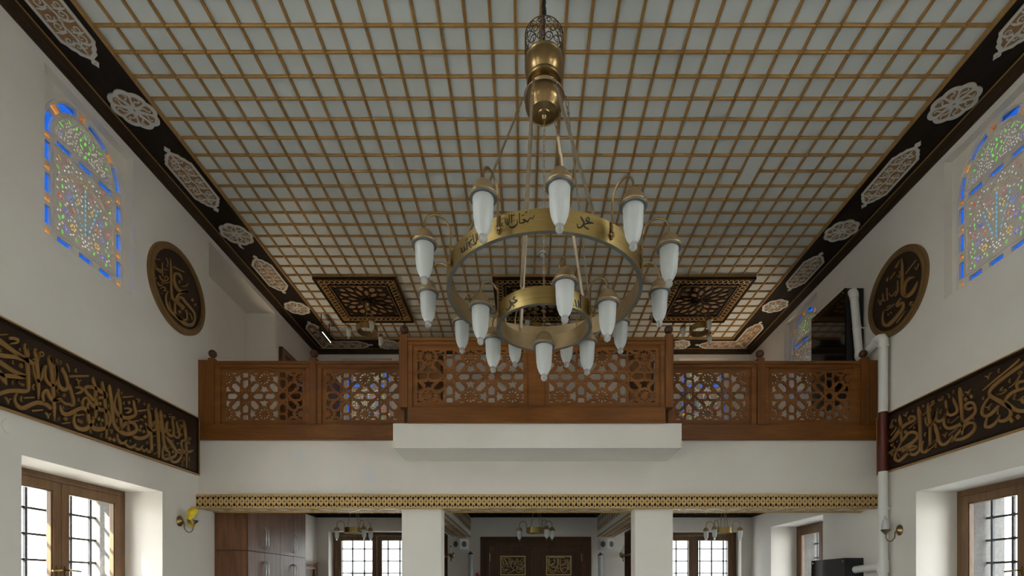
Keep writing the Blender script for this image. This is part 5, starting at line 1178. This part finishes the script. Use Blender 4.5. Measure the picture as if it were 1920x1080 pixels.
# six hangers: three to each ring
for deg, R, ht in ((267, RB, 2.37), (331, RS, 2.108), (23.5, RB, 2.37), (87, RS, 2.108), (147, RB, 2.37), (211, RS, 2.108)):
    a = math.radians(deg); di = Vector((math.sin(a), -math.cos(a), 0))
    top = di * .152 + Vector((0, 0, 3.775)); end = di * (R - .014) + Vector((0, 0, ht + .03))
    k0 = di * .176 + Vector((0, 0, 3.745)); ax = (end - k0).normalized(); st = k0 + ax * .105
    m = MB(); sd = ax.cross(di).normalized() if ax.cross(di).length > .01 else Vector((1, 0, 0))
    wv = sd * .0115; tv = ax.cross(sd).normalized() * .0045
    m.add([st + wv + tv, st - wv + tv, st - wv - tv, st + wv - tv, end + wv + tv, end - wv + tv, end - wv - tv, end + wv - tv], [(0, 1, 2, 3), (7, 6, 5, 4), (0, 4, 5, 1), (1, 5, 6, 2), (2, 6, 7, 3), (3, 7, 4, 0)])
    rd = m.build('hanging_rod', M['rod'], CH, local=True)
    h = MB(); h.tube([top, di * .168 + Vector((0, 0, 3.775)), k0], .005, 6); chain(h, k0, st + ax * .01, .06, .012, .0035)
    h.sphere(st, .011, 10); h.sphere(end, .012, 10); h.tube([end, end - Vector((0, 0, .05))], .006, 6)
    h.build('link_hook', M['brass_inner'], rd, local=True)
m = MB(); chain(m, (0, 0, 3.60), (0, 0, 1.93), .05, .009, .0024); m.build('centre_chain', M['brass_inner'], CH, local=True)

def lamp_meshes(zb, y, s=1.0):
    """frosted lamp hanging cap-up at distance y from the axis; zb = height of its glass knob"""
    c = (0, -y, zb)
    q = lambda pr: [(r * s, z * s) for r, z in pr]
    cap = MB().lathe(q([(.082, .244), (.087, .247), (.088, .256), (.081, .262), (.079, .268), (.074, .271), (.066, .292), (.057, .318), (.046, .335), (.028, .346), (.014, .352), (.009, .358)]), c, 24)
    rim = MB().lathe(q([(.066, .240), (.0835, .2395), (.0845, .2435), (.066, .246)]), c, 24)
    for k in range(3):
        a = k * 2 * PI / 3 + .6
        cap.tube([(c[0] + .082 * s * math.cos(a), c[1] + .082 * s * math.sin(a), zb + .254 * s), (c[0] + .100 * s * math.cos(a), c[1] + .100 * s * math.sin(a), zb + .254 * s)], .0045 * s, 6)
    gl = MB().lathe(q([(.0245, .022), (.030, .030), (.041, .048), (.052, .078), (.0585, .115), (.0615, .16), (.063, .20), (.065, .235), (.064, .250)]), c, 24)
    ball = MB().sphere(c, .0265 * s, 16)
    return cap, rim, gl, ball
def lamp_proto(root, R, r, zb, hm):
    arm = MB(); y0 = -R - .010; y1 = -r; ct = zb + .352; ha = ct + .03; rad = (r - R - .010) / 2; yc = (y0 + y1) / 2
    pts = [(0, y0, hm), (0, y0, (hm + ha) / 2), (0, y0, ha)] + [(0, yc + rad * math.cos(PI * k / 12), ha + rad * 1.05 * math.sin(PI * k / 12)) for k in range(1, 12)] + [(0, y1, ha), (0, y1, ct - .01)]
    arm.tube(pts, .0075, 8); arm.sphere((0, y0 - .002, hm), .017, 12); arm.tube([(0, -R + .005, hm + .006), (0, y0, hm + .006)], .012, 8); arm.sphere((0, y0, hm - .022), .009, 10)
    ao = arm.build('lamp_arm', M['brass'], root, smooth=50, local=True)
    cap, rim, gl, ball = lamp_meshes(zb, r)
    cap.build('lamp_cap', M['cap'], ao, smooth=40, local=True); rim.build('cap_rim', M['zinc'], ao, smooth=40, local=True)
    gl.build('glass_shade', M['frost'], ao, smooth=50, local=True); ball.build('glass_knob', M['ball'], ao, smooth=60, local=True)
    return ao
for angs, R, r, zb, hm in (([3.6, 34, 65.5, 99, 131.5, 165, 195, 229, 260, 297, 335], RB, .94, 2.105, 2.285), ([292, 14, 62, 133, 234], RS, .51, 1.800, 2.03)):
    pr = None
    for d in angs:
        if pr is None: pr = o = lamp_proto(CH, R, r, zb, hm)
        else: o = copy_tree(pr, CH)
        o.rotation_euler = (0, 0, math.radians(d))
cap, rim, gl, ball = lamp_meshes(1.612, 0.0)
pl_ = cap.build('pendant_cap', M['cap'], CH, smooth=40, local=True); rim.build('cap_rim', M['zinc'], pl_, smooth=40, local=True); gl.build('glass_shade', M['frost'], pl_, smooth=50, local=True); ball.build('glass_knob', M['ball'], pl_, smooth=60, local=True)

# ------------------------------------------------------------------ small three-lamp chandeliers
def small_chandelier(x, y, hr, hc, label, group, angs, Rr=.14):
    o = thing('small_chandelier', (x, y, hr + E), label, 'chandelier', group)
    z = lambda h: h - hr
    ring_mesh(Rr, .010, -.045, .045, 40).build('ring', RMATS, o, smooth=35, local=True)
    MB().lathe([(.01, z(hc) - .055), (.03, z(hc) - .045), (.05, z(hc) - .012), (.05, z(hc))], (0, 0, 0), 16).build('ceiling_cup', M['brass'], o, smooth=40, local=True)
    for k in range(3):
        a = math.radians(angs[k] + 60); m = MB()
        chain(m, (.02 * math.sin(a), -.02 * math.cos(a), z(hc) - .04), ((Rr - .005) * math.sin(a), -(Rr - .005) * math.cos(a), .045), .035, .007, .0022)
        m.build('chain', M['brass_inner'], o, local=True)
    pr = None
    for d in angs:
        if pr is None:
            s = .60; r = Rr + .125; zb = -.155; ct = zb + .352 * s; rad = (r - Rr - .006) / 2; yc = -(r + Rr + .006) / 2
            arm = MB(); arm.tube([(0, -Rr - .006, -.02), (0, -Rr - .006, ct + .03)] + [(0, yc + rad * math.cos(PI * k / 8), ct + .03 + rad * 1.1 * math.sin(PI * k / 8)) for k in range(1, 8)] + [(0, -r, ct + .03), (0, -r, ct - .005)], .0055, 7)
            arm.sphere((0, -Rr - .006, -.022), .011, 8)
            pr = arm.build('lamp_arm', M['brass'], o, smooth=50, local=True)
            cap, rim, gl, ball = lamp_meshes(zb, r, s)
            cap.build('lamp_cap', M['cap'], pr, smooth=40, local=True); gl.build('glass_shade', M['frost'], pr, smooth=50, local=True); ball.build('glass_knob', M['ball'], pr, smooth=60, local=True)
            q = pr
        else:
            q = copy_tree(pr, o)
        q.rotation_euler = (0, 0, math.radians(d))
    return o
G1, G2 = 'small chandeliers above the gallery', 'small chandeliers under the gallery'
small_chandelier(-2.574, 8.29, 4.16, 4.575, 'small brass three-lamp chandelier under the left carved ceiling panel', G1, (-80, 30, 150), .165)
small_chandelier(.117, 8.29, 4.16, 4.575, 'small brass three-lamp chandelier seen through the rings of the large one', G1, (100, -20, 220), .165)
small_chandelier(2.808, 8.29, 4.16, 4.575, 'small brass three-lamp chandelier under the right carved ceiling panel', G1, (-80, 10, 130), .165)
small_chandelier(-2.80, 8.3, .91, 1.41, 'small brass chandelier under the gallery before the far left window', G2, (-85, 55, 100))
small_chandelier(.15, 8.3, .91, 1.41, 'small brass chandelier hanging before the entrance door', G2, (-95, 40, 85))
small_chandelier(3.19, 8.3, .91, 1.41, 'small brass chandelier under the gallery before the far right window', G2, (-100, -50, 85))

# ------------------------------------------------------------------ wall sconces
def sconce(fn, u, v, label, du=0.0):
    """brass wall lamp: round plate, hooked arm, cup and upright frosted shade"""
    o = thing('wall_sconce', fn(u, v, 0), label, 'wall lamp', 'brass wall sconces')
    pl2 = MB()
    prof = [(.055, 0), (.055, .008), (.042, .016), (.026, .026), (.014, .040), (.004, .045)]
    n = 20; vs = []; fs = []
    for r, w in prof:
        for k in range(n): vs.append(fn(u + r * math.cos(2 * PI * k / n), v + r * 1.15 * math.sin(2 * PI * k / n), w))
    for i in range(len(prof) - 1):
        for k in range(n): fs.append((i * n + k, i * n + (k + 1) % n, (i + 1) * n + (k + 1) % n, (i + 1) * n + k))
    fs.append(tuple((len(prof) - 1) * n + k for k in range(n))); pl2.add(vs, fs)
    pl2.build('wall_plate', M['brass'], o, smooth=40)
    W = .165
    m = MB(); m.tube([fn(u, v, .03), fn(u, v - .02, .055), fn(u, v - .09, .06), fn(u, v - .125, .09), fn(u, v - .135, .115), fn(u, v - .122, .145), fn(u, v - .09, .163), fn(u, v - .03, W)], .0065, 8); m.build('arm', M['brass'], o, smooth=50)
    c = fn(u, v, W)
    MB().lathe([(.006, -.055), (.012, -.05), (.016, -.04), (.034, -.022), (.05, -.004), (.055, .004), (.046, .008)], c, 20).build('cup', M['brass'], o, smooth=40)
    sh = MB().lathe([(.040, .004), (.043, .03), (.042, .07), (.036, .10), (.026, .125), (.015, .14)], c, 20).build('glass_shade', M['frost'], o, smooth=50)
    MB().sphere((c[0], c[1], c[2] + .152), .0165, 12).build('glass_knob', M['ball'], sh, smooth=60)
    return o
sconce(on_left, 6.05, .775, 'brass wall sconce on the left wall with a yellow cloth over its shade')
sconce(on_right, 6.02, .665, 'brass wall sconce on the right wall beside the white pipe')
sconce(on_back, -1.455, .62, 'brass wall sconce left of the entrance door below the white loudspeaker')
sconce(on_back, 1.87, .62, 'brass wall sconce right of the entrance door beside the bookshelf')
# yellow cloth over the left sconce
def cloth():
    m = MB(); vs = []; fs = []; n, k = 16, 14
    c = on_left(6.05, .775, .165)
    for i in range(n + 1):
        t = i / n
        for j in range(k + 1):
            q = j / k
            a = PI * (.60 + 1.36 * q)
            r = .052 + .010 * math.sin(q * 17 + t * 3) * t + .012 * t
            z = .168 - .22 * t * (1.05 - .62 * q + .12 * math.sin(q * 11))
            r *= min(1, .25 + 2.2 * t) if t < .35 else 1
            vs.append((c[0] + r * math.cos(a), c[1] + r * math.sin(a), c[2] + z))
    for i in range(n):
        for j in range(k):
            a = i * (k + 1) + j; fs.append((a, a + 1, a + k + 2, a + k + 1))
    m.add(vs, fs)
    o = m.build('cloth', M['yellow'], None, smooth=60, fix=False)
    s = o.modifiers.new('thickness', 'SOLIDIFY'); s.thickness = .003
    tag(o, 'crumpled yellow cloth draped over the left wall sconce', 'cloth')
cloth()
# cover plate on the left wall
tag(MB().prism(on_left, circle(4.05, 1.266, .055, 28), [], 0, .012).build('cover_plate', M['plaster']), 'round white cover plate on the left wall under the lettered board', 'cover plate')

# ------------------------------------------------------------------ black duct units and the white pipe
def unit(v0, v1, label):
    o = thing('duct_unit', (4.27, 7.05, v0 + E), label, 'wall unit', 'black wall units with white pipes')
    MB().box(4.155, XR - .002, 6.66, 7.44, v0 + E, v1 + E).build('case', M['blackmatte'], o, bevel=.006)
    MB().box(4.143, 4.155, 6.655, 7.445, v0 + E, v1 + E).build('front_panel', M['blackgloss'], o)
    s = MB()
    for y in (6.70, 7.40):
        for v in (v0 + .04, v1 - .04): s.tube([(4.143, y, v + E), (4.137, y, v + E)], .011, 10)
    s.build('screw', mat('copper_screw', (.6, .25, .1), .3, metal=1), o)
    return o
unit(2.55, 3.885, 'tall glossy black unit on the right wall above the gallery rail')
unit(-.9, .375, 'glossy black unit on the right wall under the gallery')
PX, PY = XR - .092, 6.17
pipe = thing('drain_pipe', (PX, PY, 0), 'white plastic pipe running up the right wall corner to the black units', 'pipe')
MB().tube([(PX, PY, 0), (PX, PY, 1.385 + E)], .050, 20).build('lower_riser', M['pvc'], pipe, smooth=40)
tag(MB().tube([(PX, PY, 1.385 + E), (PX, PY, 2.10 + E)], .0505, 20).build('painted_section', M['redpaint'], pipe, smooth=40), 'dark red painted length')
MB().tube([(PX, PY, 2.10 + E), (PX, PY, 2.95 + E)], .050, 20).build('upper_riser', M['pvc'], pipe, smooth=40)
el = MB(); el.tube([(PX, PY, 2.90 + E), (PX, PY, 2.97 + E), (PX, PY + .02, 3.00 + E), (PX, PY + .06, 3.015 + E), (PX, PY + .12, 3.01 + E)], .056, 20); el.tube([(PX, PY, 2.885 + E), (PX, PY, 2.915 + E)], .060, 20); el.tube([(PX, PY + .10, 3.01 + E), (PX, PY + .13, 3.008 + E)], .060, 20)
el.build('elbow', M['pvc'], pipe, smooth=40)
MB().tube([(PX, PY + .1, 3.01 + E), (PX, 6.60, 2.93 + E)], .047, 20).build('cross_pipe', M['pvc'], pipe, smooth=40)
e2 = MB(); e2.tube([(PX, 6.54, 2.94 + E), (PX, 6.59, 2.93 + E), (PX - .004, 6.605, 2.97 + E), (PX - .008, 6.605, 3.02 + E)], .054, 20); e2.build('elbow', M['pvc'], pipe, smooth=40)
MB().tube([(PX - .004, 6.605, 2.95 + E), (4.225, 6.605, 3.76 + E)], .047, 20).build('upper_pipe', M['pvc'], pipe, smooth=40)
e3 = MB(); e3.tube([(4.227, 6.605, 3.72 + E), (4.224, 6.605, 3.775 + E), (4.222, 6.62, 3.805 + E), (4.221, 6.645, 3.81 + E)], .053, 20); e3.build('elbow', M['pvc'], pipe, smooth=40)
tj = MB(); tj.tube([(PX, PY, .17 + E), (PX, PY, .32 + E)], .060, 20); tj.tube([(PX, PY, .245 + E), (PX, PY + .12, .243 + E)], .056, 20); tj.build('tee_joint', M['pvc'], pipe, smooth=40)
MB().tube([(PX, PY + .1, .243 + E), (4.28, 6.60, .225 + E), (4.275, 6.652, .22 + E)], .047, 20).build('branch_pipe', M['pvc'], pipe, smooth=40)
cl = MB(); cl.tube([(PX, PY, .93 + E), (PX, PY, .96 + E)], .055, 20); cl.box(PX, XR, PY - .015, PY + .015, .935 + E, .955 + E); cl.build('clamp', M['pvc'], pipe, smooth=40)
c2 = MB(); c2.tube([(4.262, 6.605, 3.33 + E), (4.261, 6.605, 3.35 + E)], .052, 20); c2.box(4.262, XR, 6.60, 6.612, 3.335 + E, 3.345 + E); c2.build('clamp', M['pvc'], pipe, smooth=40)

# ------------------------------------------------------------------ wardrobe under the gallery
WX = -3.664
wd = thing('wardrobe', (-3.88, 7.6, 0), 'tall brown laminate wardrobe under the gallery by the left wall', 'wardrobe')
w = MB(); w.box(XL + .002, WX - .02, 6.735, 8.5, .0, .474 + E); w.box(XL + .002, WX - .02, 6.735, 8.5, .478 + E, 1.40 + E)
w.box(XL + .002, WX - .01, 6.728, 6.735, .0, .473 + E); w.box(XL + .002, WX - .01, 6.728, 6.735, .479 + E, 1.40 + E)
w.build('body', M['cabinet'], wd)
for i in range(4):
    y0 = 6.735 + i * .441
    for v0, v1 in ((.479, 1.39), (-1.45, .473)):
        dd = MB().box(WX - .02, WX, y0 + .0025, y0 + .4385, v0 + E, v1 + E).build('door', M['cabinet'], wd, bevel=.002)
        yh = y0 + (.441 - .035 if i % 2 == 0 else .035)
        c0 = .53 if v0 > 0 else .05
        hd = MB().tube([(WX, yh, c0 + E), (WX + .022, yh, c0 + .018 + E), (WX + .036, yh, c0 + .05 + E), (WX + .036, yh, c0 + .25 + E), (WX + .022, yh, c0 + .282 + E), (WX, yh, c0 + .30 + E)], .008, 8)
        hd.build('handle', M['chrome'], dd, smooth=50)

# ------------------------------------------------------------------ entrance door and carved side door
d1 = thing('door_1', (.18, YB, 0), 'dark carved double entrance door with gold lettered squares', None, None, 'structure')
fb = on_back
k = .165
m = MB(); a, b, _, t = DOOR
m.mbox(fb, (a, -1.55, -.12), (a + k, t, .03)); m.mbox(fb, (b - k, -1.55, -.12), (b, t, .03)); m.mbox(fb, (a + k, t - k, -.12), (b - k, t, .03))
m.mbox(fb, (a - .012, -1.55, .03), (a + .012, t + .012, .042)); m.mbox(fb, (b - .012, -1.55, .03), (b + .012, t + .012, .042)); m.mbox(fb, (a, t - .012, .03), (b, t + .012, .042))
m.mbox(fb, (a + k - .03, -1.55, .03), (a + k, t - k + .02, .04)); m.mbox(fb, (b - k, -1.55, .03), (b - k + .03, t - k + .02, .04)); m.mbox(fb, (a + k - .03, t - k, .03), (b - k + .03, t - k + .03, .04))
interlace(m, fb, a + .1, b - .1, t - k * .45, .035, .11, .014, .028, .038)
for x in (a + k * .42, b - k * .42): interlace(m, lambda u, v, w: fb(v, u, w), -1.5, t - k, x, .035, .11, .014, .028, .038)
m.build('casing', M['doorwood'], d1, bevel=.004)
for s0, s1, lo, hi in ((a + k, .178, -.5, -.02), (.186, b - k, .38, .86)):
    lf = MB(); top = t - k
    lf.mbox(fb, (s0 + .003, -1.55, -.06), (s1, top, -.012))
    q = .10
    for (u0, u1, v0, v1) in ((s0 + .003, s0 + q, -1.55, top), (s1 - q, s1, -1.55, top), (s0 + q, s1 - q, top - q, top), (s0 + q, s1 - q, .10, .20)):
        lf.mbox(fb, (u0, v0, -.012), (u1, v1, .006))
    leaf_o = lf.build('leaf', M['doorwood'], d1, bevel=.004)
    uc = (938 + 985.5) / 2 if s0 < 0 else (1023.6 + 1072) / 2
    uc = (uc - 987) * 9.96 / 960; hw = .247; v0, v1 = .222, .602
    g = MB().prism(fb, rect(uc - hw, uc + hw, v0, v1), [rect(uc - hw + .022, uc + hw - .022, v0 + .022, v1 - .022)], -.012, .022)
    ink = '|'.join(z for z in INK_DOOR.split('|') if (int(z[1:].split(',')[0]) < 180) == (s0 < 0))
    g.letters(fb, ink, -.012, .014)
    g.build('gold_lettering', M['letter'], leaf_o)
    fr = MB().prism(fb, rect(uc - hw - .05, uc + hw + .05, v0 - .05, v1 + .05), [rect(uc - hw - .012, uc + hw + .012, v0 - .012, v1 + .012)], -.012, .016); fr.build('panel_moulding', M['doorwood'], leaf_o)
    hx = s0 + .004 if s0 < 0 else s1 - .004
    MB().tube([fb(hx, .50, .012), fb(hx, .65, .012)], .012, 10).build('hinge', M['brass_brushed'], leaf_o, smooth=40)
MB().mbox(fb, (.170, -1.55, -.02), (.194, t - k, .018)).build('meeting_strip', M['doorwood'], d1)
d2 = thing('door_2', (XL, 9.25, 0), 'carved wooden side door in the left wall behind the wardrobe', None, None, 'structure')
m = MB(); m.mbox(on_left, (8.55, .33, 0), (9.93, .463, .05)); m.mbox(on_left, (8.55, -1.55, 0), (8.68, .33, .05)); m.mbox(on_left, (9.80, -1.55, 0), (9.93, .33, .05))
m.mbox(on_left, (8.53, .455, 0), (9.95, .475, .065)); interlace(m, on_left, 8.6, 9.9, .395, .03, .12, .016, .048, .058)
m.build('casing', M['cabinet'], d2)
MB().mbox(on_left, (8.68, -1.55, 0), (9.80, .33, .02)).build('leaf', M['doorwood'], d2)

# ------------------------------------------------------------------ things along the far wall
def speaker(u, label):
    o = thing('loudspeaker', fb(u, .72, 0), label, 'loudspeaker', 'white loudspeakers beside the entrance')
    v0, v1 = .722, .926
    sh = [(u - .155, 0), (u + .155, 0), (u + .15, .05), (u + .012, .125), (u - .012, .125), (u - .15, .05)]
    vs = [fb(x, v0, w_) for x, w_ in sh] + [fb(x, v1, w_) for x, w_ in sh]
    MB().add(vs, [tuple(range(6)), tuple(range(11, 5, -1))] + [(i, (i + 1) % 6, (i + 1) % 6 + 6, i + 6) for i in range(6)]).build('case', M['speaker_white'], o)
    for s in (-1, 1):
        A = Vector((.012 * s, .125)); B = Vector((.15 * s, .05)); c = (A + B) / 2; d = (B - A).normalized(); nn = Vector((d.y, -d.x)) * (1 if s < 0 else -1)
        if nn.y < 0: nn = -nn
        mm = MB(); vs = []
        for off in (-.002, .004):
            for k in range(20):
                r = .050; p = c + d * (r * math.cos(2 * PI * k / 20)) + nn * off
                vs.append(fb(u + p.x, .824 + .058 * math.sin(2 * PI * k / 20), p.y))
        mm.add(vs, [tuple(range(20)), tuple(range(39, 19, -1))] + [(k, (k + 1) % 20, (k + 1) % 20 + 20, k + 20) for k in range(20)]).build('cone', M['speaker_grey'], o)
speaker(-1.288, 'white double loudspeaker left of the entrance door')
speaker(1.565, 'white double loudspeaker right of the entrance door')
for x, top, side in ((-1.075, .62, 'left'), (1.425, .60, 'right')):
    o = thing('standing_tube', (x, 9.86, 0), 'pale grey upright tube with a black cap, %s of the entrance door' % side, 'tube', 'upright tubes beside the entrance')
    MB().lathe([(.045, 0), (.045, top + E)], (x, 9.86, 0), 20).build('tube', M['tube_grey'], o, smooth=40)
    MB().lathe([(.047, top + E), (.047, top + .025 + E), (.018, top + .03 + E), (.018, top + .055 + E)], (x, 9.86, 0), 16).build('cap', M['blackmatte'], o, smooth=40)
o = thing('fire_extinguisher', (-.945, 9.88, -.35 + E), 'red fire extinguisher hung left of the entrance door', 'fire extinguisher')
MB().lathe([(.06, -.35 + E), (.075, -.33 + E), (.075, .14 + E), (.062, .20 + E), (.03, .225 + E)], (-.945, 9.88, 0), 20).build('cylinder', M['red'], o, smooth=40)
MB().lathe([(.02, .225 + E), (.03, .235 + E), (.03, .262 + E), (.02, .27 + E)], (-.945, 9.88, 0), 12).build('valve', M['red'], o, smooth=40)
MB().box(-.985, -.905, 9.955, YB, -.1 + E, .1 + E).build('bracket', M['iron'], o)
def bookshelf(x0, x1, y0, y1, top, face, label, bottom=-1.55, nsh=6):
    o = thing('bookshelf', ((x0 + x1) / 2, (y0 + y1) / 2, bottom + E), label, 'bookshelf', 'dark bookshelves')
    b = MB(); t_ = .025
    b.box(x0, x1, y0, y0 + t_, bottom + E, top + E); b.box(x0, x1, y1 - t_, y1, bottom + E, top + E); b.box(x0, x1, y0 + t_, y1 - t_, top - t_ + E, top + E)
    bx = (x1 - .012, x1) if face < 0 else (x0, x0 + .012)
    b.box(bx[0], bx[1], y0 + t_, y1 - t_, bottom + E, top - t_ + E); b.build('carcass', M['doorwood'], o)
    for k in range(1, nsh):
        z = bottom + (top - bottom) * k / nsh + E
        s = (x0 + .005, bx[0]) if face < 0 else (bx[1], x1 - .005)
        MB().box(s[0], s[1], y0 + t_, y1 - t_, z, z + .022).build('shelf', M['cabinet'], o)
bookshelf(-1.75, -1.435, 8.4, 9.34, .95, 1, 'dark bookshelf behind the left column')
bookshelf(1.715, 2.03, 7.9, 8.95, .95, -1, 'dark bookshelf behind the right column')

# ------------------------------------------------------------------ things on the gallery
o = thing('carved_screen', (XL + .05, 9.2, 1.84 + E), 'dark carved wooden screen against the left wall on the gallery', 'screen')
m = MB(); m.mbox(on_left, (8.46, 1.84, .01), (8.56, 3.97, .07)); m.mbox(on_left, (9.85, 1.84, .01), (9.95, 3.97, .07)); m.mbox(on_left, (8.56, 3.87, .01), (9.85, 3.97, .07)); m.mbox(on_left, (8.56, 1.84, .01), (9.85, 1.95, .07))
m.build('frame', M['doorwood'], o)
sc_ = MB(); hs = []
for i in range(8):
    for j in range(12):
        cx, cy = 8.65 + i * .16, 2.05 + j * .155
        hs.append([(cx + (.055 if q % 2 == 0 else .03) * math.cos(PI * q / 4), cy + (.055 if q % 2 == 0 else .03) * math.sin(PI * q / 4)) for q in range(8)])
sc_.prism(on_left, rect(8.56, 9.85, 1.95, 3.87), hs, .03, .05); sc_.build('lattice', M['doorwood'], o)
MB().mbox(on_left, (8.56, 1.95, .008), (9.85, 3.87, .02)).build('backing', M['darkwood'], o)
bookshelf(-3.99, -3.62, 9.2, 9.95, 3.96, -1, 'tall dark bookcase in the far left gallery corner behind the lattice', 1.835, 5)
for x0, x1, lab in ((-2.15, -1.62, 'dark framed board on the far wall seen through the left end of the central lattice'), (1.95, 2.48, 'dark framed board on the far wall seen through the right end of the central lattice')):
    o = thing('framed_board', fb((x0 + x1) / 2, 3.45, 0), lab, 'framed board', 'framed boards on the far gallery wall')
    MB().mbox(fb, (x0, 3.45, .005), (x1, 4.50, .02)).build('sheet', M['tan'], o)
    f = MB().prism(fb, rect(x0, x1, 3.45, 4.50), [rect(x0 + .05, x1 - .05, 3.50, 3.86), rect(x0 + .05, x1 - .05, 3.98, 4.42)], .02, .045); f.build('frame', M['doorwood'], o)
fl = thing('floodlight', (-3.5, 8.87, 4.31 + E), 'black floodlight under the ceiling in the far left corner', 'floodlight')
MB().box(-3.515, -3.455, 8.68, 9.07, 4.325 + E, 4.44 + E).build('housing', M['blackmatte'], fl)
MB().box(-3.468, -3.458, 8.69, 9.06, 4.319 + E, 4.326 + E).build('lens', M['lens'], fl)
MB().tube([(-3.485, 8.70, 4.44 + E), (-3.485, 8.70, HC + E), ], .008, 6).tube([(-3.485, 9.05, 4.44 + E), (-3.485, 9.05, HC + E)], .008, 6).build('bracket', M['blackmatte'], fl)
def lamp_light(loc, energy, size, rot, col=(1.0, .80, .55), spread=PI):
    L = bpy.data.lights.new('floodlight_beam', 'AREA'); L.energy = energy; L.size = size; L.color = col; L.spread = spread
    q = bpy.data.objects.new('floodlight_beam', L); COL.objects.link(q); q.location = loc; q.rotation_euler = rot
lamp_light((-3.485, 8.87, 4.30 + E), 2, .3, (0, math.radians(-25), 0))
# unseen wall lamps added behind the balustrades to warm the far ceiling
for fn, x, sg, side in ((on_left, XL + .165, 1, 'left'), (on_right, XR - .165, -1, 'right')):
    y = 8.38 if side == 'left' else 9.30
    sconce(fn, y, 2.45, 'added unseen brass wall sconce low on the %s gallery wall behind the balustrade' % side)
    L = bpy.data.lights.new('added_uplight', 'SPOT'); L.energy = 28 if side == 'left' else 45; L.color = (1.0, .80, .56); L.shadow_soft_size = .03; L.spot_size = math.radians(80); L.spot_blend = .8
    q = bpy.data.objects.new('added_uplight', L); COL.objects.link(q); q.location = (x, y, 2.45 + .20 + E)
    q.rotation_euler = Vector((sg * .50, -.18, 1)).to_track_quat('-Z', 'Y').to_euler()

# ------------------------------------------------------------------ outside the windows
def house(x0, x1, y0, y1, h, lab, face):
    o = thing('house', ((x0 + x1) / 2, (y0 + y1) / 2, -.4), lab, 'house')
    MB().box(x0, x1, y0, y1, -.4, h).build('wall', M['housewall'], o)
    xm = (x0 + x1) / 2
    MB().add([(x0 - .3, y0 - .3, h), (x1 + .3, y0 - .3, h), (x1 + .3, y1 + .3, h), (x0 - .3, y1 + .3, h), (xm, y0 + 1, h + 1.3), (xm, y1 - 1, h + 1.3)], [(0, 1, 2, 3), (0, 4, 1), (1, 4, 5, 2), (2, 5, 3), (3, 5, 4, 0)]).build('roof', M['roof'], o)
    for k in range(3):
        if face == 'x':
            yy = y0 + (y1 - y0) * (k + .5) / 3; MB().box(x0 - .05, x0 + .05, yy - .5, yy + .5, .9, 2.1).build('window', M['speaker_grey'], o)
        else:
            xx = x0 + (x1 - x0) * (k + .5) / 3; MB().box(xx - .5, xx + .5, y0 - .05, y0 + .05, .9, 2.1).build('window', M['speaker_grey'], o)
house(26, 34, 26, 42, 2.9, 'pale house outside the right window', 'x')
house(-9, 11, 18, 27, 6.0, 'long pale house outside the far windows under the gallery', 'y')
